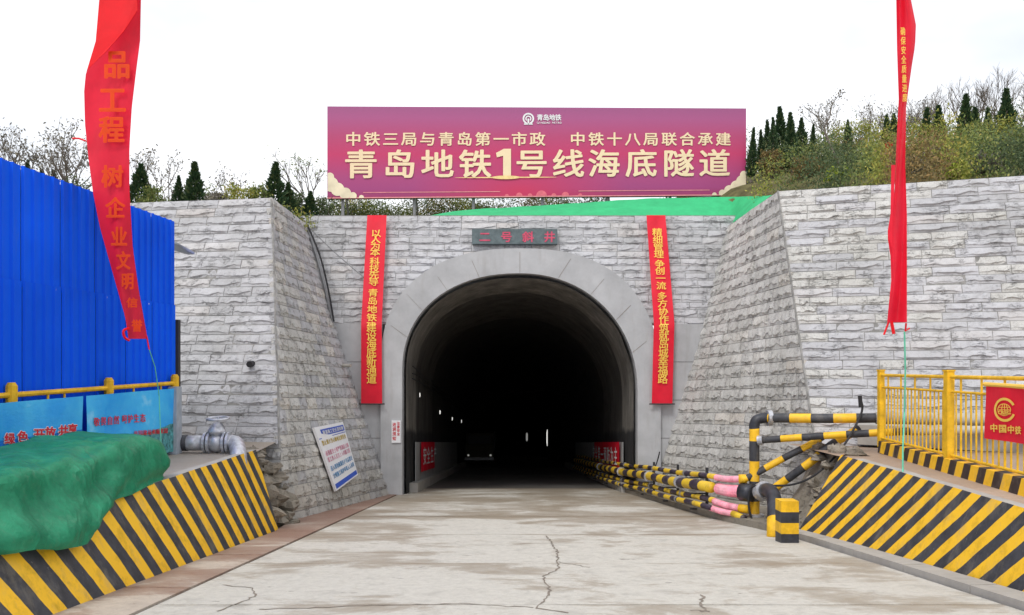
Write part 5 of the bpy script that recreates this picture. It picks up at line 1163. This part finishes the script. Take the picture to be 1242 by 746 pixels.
rd_ = run(sh(-.12), [(17, .26), (60, .26)], 17.6, 46, .062, 'banded pipe into the tunnel, lowest on the rack', .06, .8)
hose(rd_, P(861, 615.5, 17.75), P(889, 623, 16.9), .068)
m = MB(); m.tube([P(889, 623, 16.9), P(903, 629, 16.5)], .07, 12, u0=.3); m.build('end_piece', MAT['pipestripe_long'], rd_, True)
for i, y in enumerate((19.0, 21.6, 24.4, 27.4, 31, 35, 39)):
    x = interp(xa, y); r_ = root('pipe_rack', 'dark steel bracket carrying the banded pipes, %s from the near end' % num[i], 'bracket', 'brackets under the pipes')
    m = MB(); z = RZ(y); m.box((x + .22, y, z), (x + .28, y + .06, z + 1.1)); m.build('upright', MAT['dark'], r_)
    for hh in (.13, .5, .88): m = MB(); m.box((x - .16, y + .001, z + hh - .03), (x + .22, y + .05, z + hh)); m.build('arm', MAT['dark'], r_)
m = MB(); m.tube(catmull([P(1043, 482, 15.9), P(1046, 495, 15.9), P(1040, 512, 15.85), P(1020, 545, 15.7), P(990, 575, 15.7), P(960, 588, 15.9), P(925, 589, 16.3), P(911, 592, 16.5), P(908, 612, 16.5), P(914, 634, 16.4), P(930, 653, 16.0), P(950, 658, 15.2)], 8), .022, 7)
tag(m.build('black_cable', MAT['cable']), 'loose black cable looping over the banded pipes at the right', 'cable')
m = MB(); m.tube([P(1043, 480, 15.9), P(1044, 494, 15.9)], .04, 7); tag(m.build('cable_end', MAT['cable']), 'stiff black cable end standing up beside the upper banded pipe', 'cable')
m = MB(); m.tube(catmull([P(785, 580, 25.8), P(792, 572, 25.6), P(797, 560, 25.6), P(800, 548, 25.5)], 4), .02, 5); tag(m.build('thin_hose', MAT['cable']), 'thin dark hose rising at the foot of the right flank wall', 'hose')
# earth and stones between right bank and wall
rm = root('earth_mound', 'brown earth and stones filling the gap at the end of the right striped bank', 'rubble'); r_ = random.Random(15)
m = MB(); rows_ = []
for j in range(9):
    row = []
    for i in range(9):
        u, v = i / 8, j / 8; x = 5.15 + 1.5 * u; y = 14.7 + 2.2 * v; zt_ = RZ(y) + .05 + (TZ - RZ(y)) * min(1, u * 1.15) ** 2.6
        row.append((x + .06 * noise.noise(Vector((i, j, 1))), y, zt_ + .10 * noise.noise(Vector((i * .7, j * .7, 4)))))
    rows_.append(row)
m.sheet(rows_); m.build('earth', MAT['rubble'], rm)
for k in range(22):
    u = r_.random(); y = r_.uniform(14.8, 16.6); x = 5.25 + u * 1.2; z = RZ(y) + (TZ - RZ(y)) * min(1, u * 1.15) ** 2.6; rock((x, y, z + .03), (r_.uniform(.1, .22), r_.uniform(.1, .2), r_.uniform(.06, .13)), 50 + k).build('stone', MAT['rubble'], rm)

bpy.data.objects.remove(_ob); bpy.data.curves.remove(_cu)
